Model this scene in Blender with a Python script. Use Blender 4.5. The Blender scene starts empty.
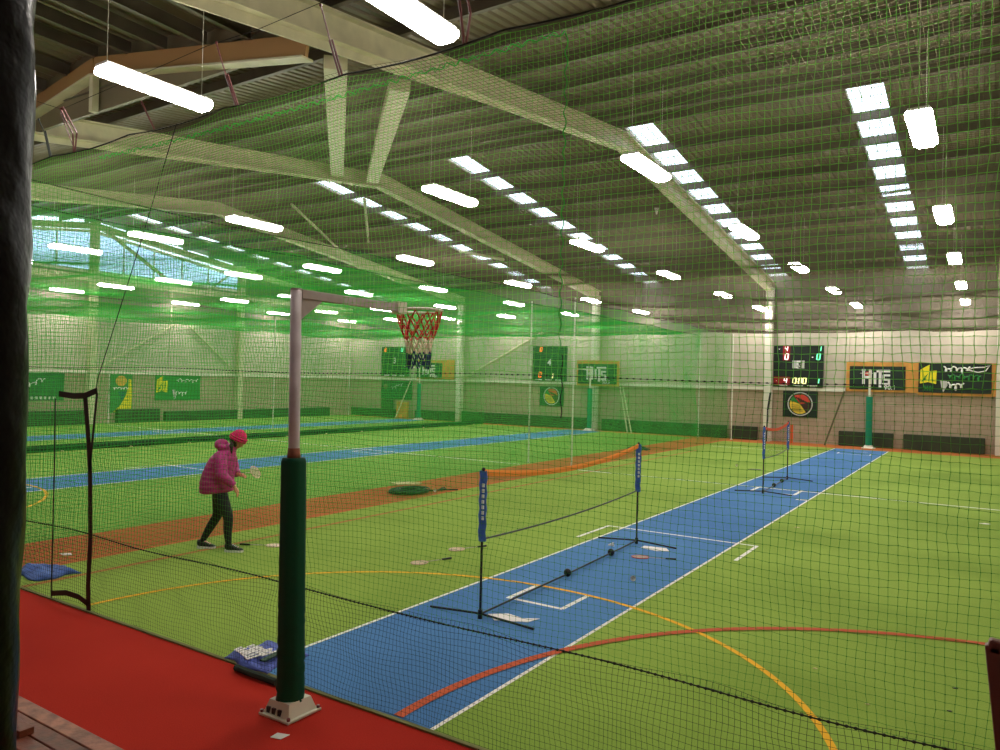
import bpy, bmesh, math, random
import numpy as np
from mathutils import Vector, Matrix

random.seed(7)
rng = np.random.default_rng(7)
scn = bpy.context.scene
COL = scn.collection

# ------------------------------------------------------------------ camera
YAW, PITCH, ROLL, FPX = -0.57741068, 0.00605035, 0.02385268, 748.87
f_ = Vector((math.sin(YAW)*math.cos(PITCH), math.cos(YAW)*math.cos(PITCH), math.sin(PITCH)))
r_ = Vector((math.cos(YAW), -math.sin(YAW), 0))
u_ = r_.cross(f_)
r2 = r_*math.cos(ROLL) + u_*math.sin(ROLL)
u2 = u_*math.cos(ROLL) - r_*math.sin(ROLL)
cd = bpy.data.cameras.new('camera')
cam = bpy.data.objects.new('camera', cd); COL.objects.link(cam)
cd.sensor_width = 36; cd.lens = FPX/1000*36; cd.clip_end = 300; cd.clip_start = .05
cam.matrix_world = Matrix(((r2.x, u2.x, -f_.x, 0), (r2.y, u2.y, -f_.y, 0), (r2.z, u2.z, -f_.z, 2.43), (0, 0, 0, 1)))
scn.camera = cam

# ------------------------------------------------------------------ world, exposure
w = bpy.data.worlds.new('world'); scn.world = w; w.use_nodes = True
bg = w.node_tree.nodes['Background']
bg.inputs[0].default_value = (.74, .87, 1, 1); bg.inputs[1].default_value = 4.2
scn.view_settings.view_transform = 'Standard'; scn.view_settings.look = 'None'
scn.view_settings.gamma = 1; scn.view_settings.use_curve_mapping = False
scn.view_settings.exposure = 0.0
LAMP = 58.0                      # emission strength of the LED battens
try:
    scn.cycles.use_denoising = True
    scn.cycles.max_bounces = 6; scn.cycles.diffuse_bounces = 4
    scn.cycles.sample_clamp_indirect = 6
    scn.cycles.caustics_reflective = False; scn.cycles.caustics_refractive = False
except Exception:
    pass

# ------------------------------------------------------------------ materials
def lin(c):
    return tuple((v/255/12.92 if v/255 <= .04045 else ((v/255+.055)/1.055)**2.4) for v in c)

MATS = {}
def mat(name, rgb, rough=.7, metal=0, emit=0, var=0, vscale=5, bump=0, bscale=40, spec=.5, rgb2=None):
    m = bpy.data.materials.new(name); m.use_nodes = True
    nt = m.node_tree; b = nt.nodes['Principled BSDF']
    c = (*lin(rgb), 1)
    b.inputs['Base Color'].default_value = c
    b.inputs['Roughness'].default_value = rough; b.inputs['Metallic'].default_value = metal
    b.inputs['Specular IOR Level'].default_value = spec
    tc = nt.nodes.new('ShaderNodeTexCoord')
    if var or rgb2:
        n = nt.nodes.new('ShaderNodeTexNoise'); n.inputs['Scale'].default_value = vscale; n.inputs['Detail'].default_value = 6
        nt.links.new(tc.outputs['Object'], n.inputs['Vector'])
        r = nt.nodes.new('ShaderNodeValToRGB')
        a = rgb2 or tuple(v*(1-var) for v in rgb)
        r.color_ramp.elements[0].position = .35; r.color_ramp.elements[1].position = .65
        r.color_ramp.elements[0].color = (*lin(a), 1)
        r.color_ramp.elements[1].color = (*lin(tuple(min(255, v*(1+var)) for v in rgb)), 1)
        nt.links.new(n.outputs['Fac'], r.inputs[0]); nt.links.new(r.outputs[0], b.inputs['Base Color'])
    if bump:
        n = nt.nodes.new('ShaderNodeTexNoise'); n.inputs['Scale'].default_value = bscale; n.inputs['Detail'].default_value = 4
        nt.links.new(tc.outputs['Object'], n.inputs['Vector'])
        bp = nt.nodes.new('ShaderNodeBump'); bp.inputs['Strength'].default_value = bump; bp.inputs['Distance'].default_value = .02
        nt.links.new(n.outputs['Fac'], bp.inputs['Height']); nt.links.new(bp.outputs[0], b.inputs['Normal'])
    if emit:
        b.inputs['Emission Color'].default_value = c; b.inputs['Emission Strength'].default_value = emit
    MATS[name] = m
    return m

def turf_mat(name, a, b_, fine=180, rough=.95):
    m = bpy.data.materials.new(name); m.use_nodes = True
    nt = m.node_tree; b = nt.nodes['Principled BSDF']; b.inputs['Roughness'].default_value = rough
    b.inputs['Specular IOR Level'].default_value = .15
    tc = nt.nodes.new('ShaderNodeTexCoord')
    n1 = nt.nodes.new('ShaderNodeTexNoise'); n1.inputs['Scale'].default_value = .35; n1.inputs['Detail'].default_value = 5
    n2 = nt.nodes.new('ShaderNodeTexNoise'); n2.inputs['Scale'].default_value = fine; n2.inputs['Detail'].default_value = 2
    for n in (n1, n2): nt.links.new(tc.outputs['Object'], n.inputs['Vector'])
    add = nt.nodes.new('ShaderNodeMath'); add.operation = 'MULTIPLY_ADD'
    nt.links.new(n2.outputs['Fac'], add.inputs[0]); add.inputs[1].default_value = .8
    nt.links.new(n1.outputs['Fac'], add.inputs[2])
    r = nt.nodes.new('ShaderNodeValToRGB')
    r.color_ramp.elements[0].position = .55; r.color_ramp.elements[1].position = 1.2 if False else 1.0
    r.color_ramp.elements[0].color = (*lin(a), 1); r.color_ramp.elements[1].color = (*lin(b_), 1)
    nt.links.new(add.outputs[0], r.inputs[0]); nt.links.new(r.outputs[0], b.inputs['Base Color'])
    return m

M_turf = turf_mat('turf green', (108, 138, 50), (144, 172, 74))
M_turf2 = turf_mat('turf green deeper', (100, 140, 52), (134, 172, 74))
M_blue = turf_mat('turf blue', (62, 106, 158), (84, 132, 182))
M_brown = turf_mat('turf terracotta', (156, 84, 40), (190, 112, 60))
M_red = turf_mat('carpet red', (174, 36, 24), (200, 50, 34), fine=120)
M_white = mat('line white', (235, 235, 225), .9)
M_yellow = mat('line yellow', (236, 178, 20), .9)
M_orange = mat('line orange', (190, 84, 42), .9)
M_clad = mat('cladding cream', (192, 184, 164), .7, var=.03, vscale=1.5)
M_steel = mat('steel cream', (206, 200, 166), .55, var=.04, vscale=3)
M_steelw = mat('steel white', (228, 224, 206), .5)
M_sheet = mat('roof sheet', (116, 105, 80), .5, var=.06, vscale=1)
M_purlin = mat('purlin galvanised', (96, 88, 72), .5, metal=.1, var=.08, vscale=2)
M_tan = mat('beam tan', (168, 128, 78), .5)
M_black = mat('black webbing', (14, 14, 14), .6)
M_rope = mat('rope dark', (22, 30, 22), .8)
def twine_mat(name, rgb, tr=.5):
    m = bpy.data.materials.new(name); m.use_nodes = True
    nt = m.node_tree; nt.nodes.clear(); c = (*lin(rgb), 1)
    o = nt.nodes.new('ShaderNodeOutputMaterial'); mx = nt.nodes.new('ShaderNodeMixShader'); mx.inputs[0].default_value = tr
    d = nt.nodes.new('ShaderNodeBsdfDiffuse'); d.inputs[0].default_value = c
    t = nt.nodes.new('ShaderNodeBsdfTranslucent'); t.inputs[0].default_value = c
    nt.links.new(d.outputs[0], mx.inputs[1]); nt.links.new(t.outputs[0], mx.inputs[2]); nt.links.new(mx.outputs[0], o.inputs[0])
    return m
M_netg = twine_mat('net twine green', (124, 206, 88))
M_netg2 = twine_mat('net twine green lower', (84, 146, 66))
M_netd = twine_mat('net twine bright green', (74, 184, 82))
M_netc = twine_mat('net twine grey', (112, 108, 84))
M_netb = mat('net twine black', (18, 40, 22), .7)
M_lace = mat('lacing cord green', (60, 220, 80), .6)
M_wirew = mat('white cord', (225, 225, 210), .6)
M_pink = mat('strap maroon', (120, 62, 60), .6)
M_pad = mat('pad dark green vinyl', (16, 80, 56), .6, bump=.15, bscale=14, spec=.2)
M_padt = mat('pad teal vinyl', (0, 132, 96), .5)
M_bench = mat('wall pad dark', (46, 58, 34), .7, var=.08)
M_gal = mat('pole painted mauve white', (192, 176, 182), .5, var=.04, rgb2=(176, 158, 160))
M_rust = mat('rusty pole foot', (150, 88, 70), .8, var=.15, vscale=18)
M_ply = mat('plywood', (206, 146, 66), .6, var=.07, vscale=3)
M_sign = mat('sign black green', (16, 38, 26), .4)
M_swhite = mat('sign white', (240, 240, 235), .5)
M_sred = mat('sign red', (205, 50, 40), .5)
M_syel = mat('sign yellow', (240, 225, 30), .5)
M_sgreen = mat('sign green', (30, 130, 50), .5)
M_sgrey = mat('sign grey', (200, 200, 195), .5)
M_board = mat('scoreboard black', (12, 26, 18), .35)
M_ledr = mat('led red', (255, 30, 30), emit=1.6)
M_ledrb = mat('led red backing', (150, 10, 20), .5)
M_ledw = mat('led pale', (255, 235, 235), emit=1.6)
M_ledg = mat('led green', (120, 255, 190), emit=1.4)
M_ledy = mat('led yellow', (255, 250, 170), emit=1.6)
M_ledo = mat('led orange', (255, 120, 50), emit=1.2)
M_wood = mat('bench timber', (126, 66, 46), .5, var=.16, vscale=9, bump=.2)
M_woodl = mat('bench timber worn', (172, 112, 90), .55, var=.16, vscale=12, bump=.2)
M_deck = mat('deck timber', (110, 70, 48), .7, var=.1)
M_vinyl = mat('black wrap', (12, 5, 7), .3, bump=.6, bscale=9, spec=.1)
M_maroon = mat('maroon steel', (136, 72, 72), .35, metal=.1)
M_rose = mat('rose panel', (190, 160, 160), .4)
M_plast = mat('black plastic', (18, 18, 20), .4)
M_sleeve = mat('sleeve blue', (62, 98, 176), .8, var=.1, vscale=20)
M_tape = mat('net tape orange', (246, 146, 50), .8)
M_tapr = mat('net tape red', (226, 84, 50), .8)
M_cloth = mat('folded banner blue', (82, 98, 176), .8, var=.12, vscale=14)
M_cloth2 = mat('bag blue', (64, 96, 168), .7, var=.12, vscale=12)
M_paper = mat('paper white', (236, 232, 226), .7)
M_coil = mat('hose green', (20, 62, 34), .6)
M_beige = mat('board beige', (208, 196, 140), .7)
M_skin = mat('skin', (214, 150, 120), .6)
M_jacket = mat('jacket magenta', (172, 40, 116), .55, var=.1, vscale=16)
M_hat = mat('knit hat pink', (206, 38, 96), .9, bump=.6, bscale=60)
M_legg = mat('leggings black', (16, 17, 22), .7)
M_hair = mat('hair dark', (44, 26, 22), .6)
M_sole = mat('sole white', (230, 228, 222), .6)
M_rbody = mat('racket frame', (222, 186, 168), .4)
M_lampb = mat('lamp housing', (230, 230, 226), .5)
M_lamp = mat('lamp diffuser', (255, 246, 240), emit=LAMP)
M_lamp.node_tree.nodes['Principled BSDF'].inputs['Emission Color'].default_value = (1, .93, .86, 1)
M_nred = mat('hoop net red', (190, 40, 36), .8)
M_nwht = mat('hoop net cream', (232, 220, 190), .8)
M_nblu = mat('hoop net blue', (36, 60, 100), .8)

M_lining = mat('lining grey brown', (122, 112, 98), .6, var=.06, vscale=1)
def wall_block_mat():
    m = mat('wall block painted', (176, 158, 134), .85)
    nt = m.node_tree; b = nt.nodes['Principled BSDF']
    tc = nt.nodes.new('ShaderNodeTexCoord'); mp = nt.nodes.new('ShaderNodeMapping')
    sx = nt.nodes.new('ShaderNodeSeparateXYZ'); cx = nt.nodes.new('ShaderNodeCombineXYZ'); ad = nt.nodes.new('ShaderNodeMath')
    nt.links.new(tc.outputs['Object'], sx.inputs[0]); nt.links.new(sx.outputs[0], ad.inputs[0]); nt.links.new(sx.outputs[1], ad.inputs[1])
    nt.links.new(ad.outputs[0], cx.inputs[0]); nt.links.new(sx.outputs[2], cx.inputs[1])
    br = nt.nodes.new('ShaderNodeTexBrick'); br.inputs['Scale'].default_value = 1
    br.inputs['Brick Width'].default_value = .39; br.inputs['Row Height'].default_value = .19; br.inputs['Mortar Size'].default_value = .008
    br.inputs['Color1'].default_value = (*lin((178, 160, 136)), 1); br.inputs['Color2'].default_value = (*lin((170, 152, 128)), 1)
    br.inputs['Mortar'].default_value = (*lin((146, 128, 106)), 1)
    nt.links.new(cx.outputs[0], br.inputs['Vector']); nt.links.new(br.outputs['Color'], b.inputs['Base Color'])
    return m
M_block = wall_block_mat()

def glass_mat(name, tint, transp, rough_col):
    """milky polycarbonate sheet: lets the sky through, scatters some of it"""
    m = bpy.data.materials.new(name); m.use_nodes = True
    nt = m.node_tree; nt.nodes.clear()
    o = nt.nodes.new('ShaderNodeOutputMaterial'); mx = nt.nodes.new('ShaderNodeMixShader')
    t = nt.nodes.new('ShaderNodeBsdfTransparent'); t.inputs[0].default_value = (*tint, 1)
    d = nt.nodes.new('ShaderNodeBsdfTranslucent'); d.inputs[0].default_value = (*rough_col, 1)
    mx.inputs[0].default_value = 1-transp
    nt.links.new(t.outputs[0], mx.inputs[1]); nt.links.new(d.outputs[0], mx.inputs[2]); nt.links.new(mx.outputs[0], o.inputs[0])
    return m
M_sky = glass_mat('skylight sheet', (1, 1, 1), .85, (.9, .95, 1))
M_win = glass_mat('window sheet', (.6, .68, .78), .6, (.7, .8, .9))

# ------------------------------------------------------------------ mesh helpers
class MB:
    def __init__(s): s.v = []; s.f = []
    def add(s, vs, fs):
        n = len(s.v); s.v += [tuple(v) for v in vs]; s.f += [tuple(i+n for i in f) for f in fs]; return s
    def box(s, x0, x1, y0, y1, z0, z1):
        vs = [(x, y, z) for x in (x0, x1) for y in (y0, y1) for z in (z0, z1)]
        return s.add(vs, [(0, 1, 3, 2), (4, 6, 7, 5), (0, 4, 5, 1), (2, 3, 7, 6), (0, 2, 6, 4), (1, 5, 7, 3)])
    def bar(s, a, b, w_, h, up=(0, 0, 1)):
        a = Vector(a); b = Vector(b); d = (b-a).normalized(); u = Vector(up)
        sd = d.cross(u)
        if sd.length < 1e-4: sd = d.cross(Vector((1, 0, 0)))
        sd.normalize(); u = sd.cross(d)
        vs = []
        for p in (a, b):
            for i, j in ((-1, -1), (1, -1), (1, 1), (-1, 1)): vs.append(p+sd*i*w_/2+u*j*h/2)
        return s.add(vs, [(0, 1, 2, 3), (7, 6, 5, 4), (0, 4, 5, 1), (1, 5, 6, 2), (2, 6, 7, 3), (3, 7, 4, 0)])
    def tube(s, pts, r, n=8, closed=False, cap=True):
        P = [Vector(p) for p in pts]; N = len(P)
        rr = r if isinstance(r, (list, tuple)) else [r]*N
        rings = []; prev = None
        for i in range(N):
            if closed: d = P[(i+1) % N]-P[i-1]
            else: d = P[min(i+1, N-1)]-P[max(i-1, 0)]
            d.normalize()
            if prev is None:
                a = Vector((0, 0, 1)) if abs(d.z) < .9 else Vector((1, 0, 0)); e = d.cross(a).normalized()
            else: e = (prev-d*prev.dot(d)).normalized()
            prev = e; g = d.cross(e)
            rings.append([P[i]+(e*math.cos(2*math.pi*k/n)+g*math.sin(2*math.pi*k/n))*rr[i] for k in range(n)])
        vs = [v for ring in rings for v in ring]; fs = []
        for i in range(N if closed else N-1):
            j = (i+1) % N
            for k in range(n): fs.append((i*n+k, i*n+(k+1) % n, j*n+(k+1) % n, j*n+k))
        if cap and not closed: fs += [tuple(range(n))[::-1], tuple((N-1)*n+k for k in range(n))]
        return s.add(vs, fs)
    def prism(s, poly, axis, t0, t1):
        """poly: 2D points; axis 'x': (y,z) ; 'y': (x,z) ; 'z': (x,y)"""
        def mk(p, t): return {'x': (t, p[0], p[1]), 'y': (p[0], t, p[1]), 'z': (p[0], p[1], t)}[axis]
        n = len(poly); vs = [mk(p, t0) for p in poly]+[mk(p, t1) for p in poly]
        return s.add(vs, [tuple(range(n)), tuple(range(2*n-1, n-1, -1))]+[(i, (i+1) % n, n+(i+1) % n, n+i) for i in range(n)])
    def strip(s, pts, wd, z):
        """flat ribbon on the floor along 2D pts"""
        P = [Vector((p[0], p[1], 0)) for p in pts]; vs = []; fs = []
        for i, p in enumerate(P):
            d = (P[min(i+1, len(P)-1)]-P[max(i-1, 0)]).normalized(); n = Vector((-d.y, d.x, 0))
            vs += [p+n*wd/2+Vector((0, 0, z)), p-n*wd/2+Vector((0, 0, z))]
        for i in range(len(P)-1): fs.append((2*i+1, 2*i+3, 2*i+2, 2*i))
        return s.add(vs, fs)
    def ball(s, c, r, n=12, m=8, sc=(1, 1, 1)):
        vs = [(c[0], c[1], c[2]+r*sc[2])]; fs = []
        for i in range(1, m):
            t = math.pi*i/m
            for k in range(n):
                p = 2*math.pi*k/n
                vs.append((c[0]+r*sc[0]*math.sin(t)*math.cos(p), c[1]+r*sc[1]*math.sin(t)*math.sin(p), c[2]+r*sc[2]*math.cos(t)))
        vs.append((c[0], c[1], c[2]-r*sc[2])); L = len(vs)-1
        for k in range(n): fs.append((0, 1+k, 1+(k+1) % n))
        for i in range(m-2):
            for k in range(n):
                a = 1+i*n; fs.append((a+k, a+n+k, a+n+(k+1) % n, a+(k+1) % n))
        a = 1+(m-2)*n
        for k in range(n): fs.append((L, a+(k+1) % n, a+k))
        return s.add(vs, fs)
    def build(s, name, m, parent=None, smooth=False, bevel=0, local=True):
        me = bpy.data.meshes.new(name); me.from_pydata([tuple(v) for v in s.v], [], s.f); me.update()
        bm = bmesh.new(); bm.from_mesh(me); bmesh.ops.recalc_face_normals(bm, faces=bm.faces[:]); bm.to_mesh(me); bm.free()
        me.materials.append(m)
        if smooth: me.polygons.foreach_set('use_smooth', [True]*len(me.polygons))
        o = bpy.data.objects.new(name, me); COL.objects.link(o)
        if parent: o.parent = parent
        if bevel:
            b = o.modifiers.new('bevel', 'BEVEL'); b.width = bevel; b.segments = 2; b.limit_method = 'ANGLE'
        return o

def tag(o, label=None, cat=None, group=None, kind=None):
    if label: o['label'] = label
    if cat: o['category'] = cat
    if group: o['group'] = group
    if kind: o['kind'] = kind
    return o
def empty(name, loc=(0, 0, 0), rz=0):
    o = bpy.data.objects.new(name, None); COL.objects.link(o); o.location = loc; o.rotation_euler = (0, 0, rz)
    o.empty_display_size = .2
    return o
def copy_tree(o, parent=None):
    c = o.copy(); COL.objects.link(c); c.parent = parent
    if parent is not None: c.matrix_parent_inverse = o.matrix_parent_inverse.copy()
    for ch in list(KIDS.get(o.name, [])): copy_tree(ch, c)
    return c
KIDS = {}
def kids(root):
    """remember the tree under root for copy_tree"""
    for ob in list(COL.objects):
        if ob.parent: KIDS.setdefault(ob.parent.name, [])
        if ob.parent and ob not in KIDS[ob.parent.name]: KIDS[ob.parent.name].append(ob)
def join_eval(o):
    """bake modifiers into plain mesh"""
    dg = bpy.context.evaluated_depsgraph_get(); dg.update()
    me = bpy.data.meshes.new_from_object(o.evaluated_get(dg)); old = o.data; o.modifiers.clear(); o.data = me
    return o

def text(txt, size, m, parent, loc, facing='y', ext=.01, name='lettering', sx=1, shear=0, align='CENTER'):
    cu = bpy.data.curves.new('t', 'FONT'); cu.body = txt; cu.size = size; cu.extrude = ext; cu.align_x = align; cu.align_y = 'CENTER'
    cu.shear = shear; cu.offset = size*.018; cu.resolution_u = 3
    t = bpy.data.objects.new('t', cu); COL.objects.link(t)
    dg = bpy.context.evaluated_depsgraph_get(); dg.update()
    me = bpy.data.meshes.new_from_object(t.evaluated_get(dg)); bpy.data.objects.remove(t)
    me.name = name; me.materials.clear(); me.materials.append(m)
    R = Matrix.Rotation(math.pi/2, 4, 'X')
    if facing == 'x': R = Matrix.Rotation(math.pi/2, 4, 'Z') @ R
    if facing == 'z': R = Matrix.Identity(4)
    me.transform(Matrix.Translation(loc) @ R @ Matrix.Diagonal((sx, 1, 1, 1)))
    o = bpy.data.objects.new(name, me); COL.objects.link(o); o.parent = parent
    return o

# ------------------------------------------------------------------ floor and markings
FARY = 34.3; LX = -33.6; RX = 1.75; BY = -4.0
fl = MB().box(LX-.3, RX+.3, BY-.3, FARY+.3, -.2, 0).build('floor', M_red); tag(fl, kind='structure')
TY0, TY1 = 4.1, 32.4
t1 = MB().box(-9.55, RX, TY0, TY1, 0, .012).build('turf', M_turf, fl)
t2 = MB().box(-22.8, -11.08, TY0, 33.2, 0, .012).build('turf', M_turf2, fl)
t3 = MB().box(LX, -22.8, TY0, 33.6, 0, .012).build('turf', M_turf2, fl)
MB().box(-11.08, -9.55, TY0-.0, FARY, 0, .011).build('corridor_turf', M_brown, fl)
MB().box(-22.9, RX, TY1, FARY, 0, .010).build('end_strip', M_brown, fl)
MB().box(LX, RX, TY0-.035, TY0, 0, .014).build('turf_edging', mat('edging olive', (120, 120, 70), .9), fl)
CX = [-4.10, -16.62, -27.6]
for k, cx in enumerate(CX):
    z = .014
    MB().box(cx-.92, cx+.92, TY0, 32.3 if k == 0 else 33.3, .010, z).build('pitch_strip', M_blue, fl)
    lm = MB()
    for s_ in (-1, 1): lm.strip([(cx+s_*.94, TY0), (cx+s_*.94, 32.3)], .035, z+.001)
    # cross line and the crease marks
    x0, x1 = (-9.45, RX-.1) if k == 0 else ((-22.3, -11.2) if k == 1 else (-32.6, -23.4))
    lm.strip([(x0, 18.35), (x1, 18.35)], .08, z+.002)
    lm.strip([(cx-1.22, 11.6), (cx+1.25, 11.6)], .05, z+.002)
    for s_ in (-1.2, 1.23): lm.strip([(cx+s_, 10.45), (cx+s_, 11.6)], .055, z+.003)
    lm.strip([(cx-.31, 7.66), (cx-.31, 7.05)], .055, z+.002); lm.strip([(cx-.33, 7.05), (cx+.37, 7.05)], .055, z+.003); lm.strip([(cx+.36, 7.05), (cx+.36, 7.66)], .055, z+.002)
    lm.strip([(cx-.42, 17.6), (cx-.42, 18.5)], .07, z+.004); lm.strip([(cx-.45, 17.6), (cx+.55, 17.6)], .05, z+.003); lm.strip([(cx+.53, 17.6), (cx+.53, 18.5)], .07, z+.004)
    lm.strip([(cx-.55, 29.9), (cx+.6, 29.9)], .05, z+.002); lm.strip([(cx-.2, 31.2), (cx+.35, 31.2)], .05, z+.002)
    lm.strip([(cx+.58, 29.9), (cx+.58, 30.5)], .05, z+.003); lm.strip([(cx-.5, 29.9), (cx-.5, 30.4)], .05, z+.003)
    lm.strip([(x0+.4, 29.3), (cx-.95, 29.3)], .05, z+.001)
    lm.build('white_line', M_white, fl)
    ya = [(cx-.03+3.555*math.cos(a), 4.14+3.555*math.sin(a)) for a in np.linspace(0, math.pi, 73)]
    MB().strip(ya, .055, z+.005).build('yellow_line', M_yellow, fl)
ra = [(.85+4.33*math.cos(a), 4.31+4.33*math.sin(a)) for a in np.linspace(math.radians(78), math.radians(182.6), 60)]
MB().strip(ra, .085, .0205).build('red_line', M_orange, fl)
ol = MB().strip([(-8.9, TY0), (-8.9, 27)], .09, .015)
ol.build('orange_line', mat('line faded orange', (168, 112, 46), .9), fl)
MB().strip([(-3.0, 29.6), (RX-.1, 29.6)], .05, .015).build('gold_line', mat('line gold', (206, 186, 100), .9), fl)

# ------------------------------------------------------------------ walls
EAVE = 7.24; RIDGE = 9.18; RY = 18.0; SL = .12
def roofz(y): return RIDGE-SL*abs(y-RY)
wf = MB().box(LX-.3, RX+.3, FARY+.02, FARY+.3, 2.3, EAVE+.3).build('wall_far', M_clad)
MB().box(LX, RX, FARY-.03, FARY+.02, 4.85, EAVE+.05).build('upper_lining', M_lining, wf); tag(wf, kind='structure')
MB().box(LX-.3, RX+.3, FARY, FARY+.3, 0, 2.32).build('block_wall', M_block, wf)
MB().box(LX, -5.0, FARY-.1, FARY+.02, 2.26, 2.38).build('rail', M_steelw, wf)
for x in (-4.95, -2.2, -10.6, -12.9, -14.6, -20.3, -29.5, -31.3):
    MB().box(x-.07, x+.07, FARY-.02, FARY+.04, 2.38, 4.84).build('batten', M_clad, wf)
# left wall: block below, cladding, long window band under the gable
wl = MB(); wl.prism([(BY, 2.3), (FARY, 2.3), (FARY, 6.75), (BY, 6.75)], 'x', LX-.3, LX)
wl.prism([(26.1, 6.75), (FARY, 6.75), (FARY, roofz(FARY)+.2), (26.1, roofz(26.1)+.2)], 'x', LX-.3, LX)
wl.prism([(BY, 6.75), (9.0, 6.75), (9.0, roofz(9.0)+.2), (BY, roofz(BY)+.2)], 'x', LX-.3, LX)
WL = wl.build('wall_left', M_clad); tag(WL, kind='structure')
MB().box(LX-.3, LX+.02, BY, FARY, 0, 2.32).build('block_wall', M_block, WL)
MB().box(LX, LX+.12, 4.1, FARY-.1, 2.26, 2.38).build('rail', M_steelw, WL)
MB().box(LX, LX+.03, 4.1, FARY-.1, 4.85, 6.75).build('upper_lining', M_lining, WL)
MB().prism([(26.1, 6.75), (FARY-.1, 6.75), (FARY-.1, roofz(FARY)+.1), (26.1, roofz(26.1)+.1)], 'x', LX, LX+.03).build('upper_lining', M_lining, WL)
for y in (21.9,): MB().box(LX, LX+.05, y-.06, y+.06, 2.38, 6.7).build('batten', M_clad, WL)
win = MB().prism([(9.0, 6.85), (26.0, 6.85), (26.0, roofz(26)-.75), (18, roofz(18)-.55), (9.0, roofz(9)-.6)], 'x', LX-.14, LX-.12).build('window_1', M_win)
tag(win, kind='structure')
fr = MB()
for y in (10.5, 12, 13.5, 15, 16.5, 19.5, 21, 22.5, 24, 25.9): fr.box(LX-.12, LX-.06, y-.03, y+.03, 6.8, roofz(y)-.5)
fr.box(LX-.12, LX+.02, 9, 26.1, 6.74, 6.88)
fr.bar((LX-.08, 18, roofz(18)-.55), (LX-.08, 26.1, roofz(26.1)-.65), .12, .12); fr.bar((LX-.08, 9, roofz(9)-.6), (LX-.08, 18, roofz(18)-.55), .12, .12)
for i in range(22):
    z = 6.9+i*.1
    if z < 8.4: fr.box(LX-.118, LX-.11, 9, 26-max(0, (z-7.3)/.12)*.95 if z > 7.3 else 26, z, z+.018)
fr.build('window_frame', M_steelw, win)
ws = MB().box(LX-.14, LX-.12, 11, 25, roofz(25)-.2, roofz(25)-.19)
wr = MB().box(RX, RX+.3, BY, FARY, 0, 9.4).build('wall_right', M_clad); tag(wr, kind='structure')
wb = MB().box(LX, RX, BY-.3, BY, 0, 7.2).build('wall_back', M_clad); tag(wb, kind='structure')

# ------------------------------------------------------------------ roof
SKX = [-2.42, -7.76, -13.66, -19.5, -31.1]; SKW = .78
ceil = empty('ceiling'); tag(ceil, kind='structure')
def corr(x0, x1, y0, y1, th=.04, zf=roofz):
    m = MB(); xs = []; p = .19; n = max(1, int(round((x1-x0)/p))); p = (x1-x0)/n
    prof = []
    for i in range(n):
        a = x0+i*p; prof += [(a, 0), (a+p*.55, 0), (a+p*.65, th), (a+p*.9, th)]
    prof.append((x1, 0))
    vs = []; fs = []
    for x, dz in prof: vs += [(x, y0, zf(y0)+dz), (x, y1, zf(y1)+dz), (x, y0, zf(y0)+.12), (x, y1, zf(y1)+.12)]
    for i in range(len(prof)-1):
        a = 4*i; fs += [(a, a+1, a+5, a+4), (a+2, a+6, a+7, a+3)]
    fs += [(0, 2, 3, 1), (len(vs)-4, len(vs)-3, len(vs)-1, len(vs)-2)]
    return m.add(vs, fs)
edges = sorted(SKX)
xs = [LX-.3]
for x in edges: xs += [x-SKW/2, x+SKW/2]
xs.append(RX+.3)
for i in range(0, len(xs), 2): corr(xs[i], xs[i+1], RY, FARY+.3).build('roof_sheet', M_sheet, ceil)
corr(LX-.3, -16.7, BY-.3, RY).build('roof_sheet', M_sheet, ceil)
corr(-16.7, -8.3, 7.6, RY).build('roof_sheet', M_sheet, ceil)
corr(-8.3, RX+.3, BY-.3, RY).build('roof_sheet', M_sheet, ceil)
for x in SKX:
    for i in range(11):
        ya, yb = RY+.0+i*1.48, RY+.0+i*1.48+1.48
        MB().add([(x-SKW/2, ya, roofz(ya)+.06), (x+SKW/2, ya, roofz(ya)+.06), (x+SKW/2, yb, roofz(yb)+.06), (x-SKW/2, yb, roofz(yb)+.06)], [(0, 1, 2, 3)]).build('skylight', M_sky, ceil)
    m = MB()
    for dx in (-.39, -.13, .13, .39): m.bar((x+dx, RY, roofz(RY)+.05), (x+dx, FARY, roofz(FARY)+.05), .012, .02)
    m.build('skylight_bar', M_steel, ceil)
def zpurlin(m, a, b, h=.22, w_=.08):
    a = Vector(a); b = Vector(b)
    m.bar(a+Vector((0, 0, -h/2)), b+Vector((0, 0, -h/2)), .012, h)
    d = (b-a).normalized(); s_ = d.cross(Vector((0, 0, 1))).normalized()*w_/2
    m.bar(a+s_+Vector((0, 0, -h)), b+s_+Vector((0, 0, -h)), w_, .012)
    m.bar(a-s_+Vector((0, 0, -.006)), b-s_+Vector((0, 0, -.006)), w_, .012)
for i in range(12):
    y = RY+.02+i*1.48 if i else RY-.4
    if y > FARY-.1: continue
    m = MB(); zpurlin(m, (LX, y, roofz(y)), (RX, y, roofz(y))); m.build('purlin', M_purlin, ceil)
for i in range(1, 15):
    y = RY-i*1.48
    if y < BY: continue
    if y > 7.6:
        m = MB(); zpurlin(m, (LX, y, roofz(y)), (RX, y, roofz(y))); m.build('purlin', M_purlin, ceil)
    else:
        for xa, xb in ((LX, -16.7), (-8.3, RX)):
            m = MB(); zpurlin(m, (xa, y, roofz(y)), (xb, y, roofz(y))); m.build('purlin', M_purlin, ceil)
m = MB().box(LX, RX, RY-.12, RY+.02, RIDGE-.03, RIDGE-.01); m.build('ridge_capping', M_sheet, ceil)
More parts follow.
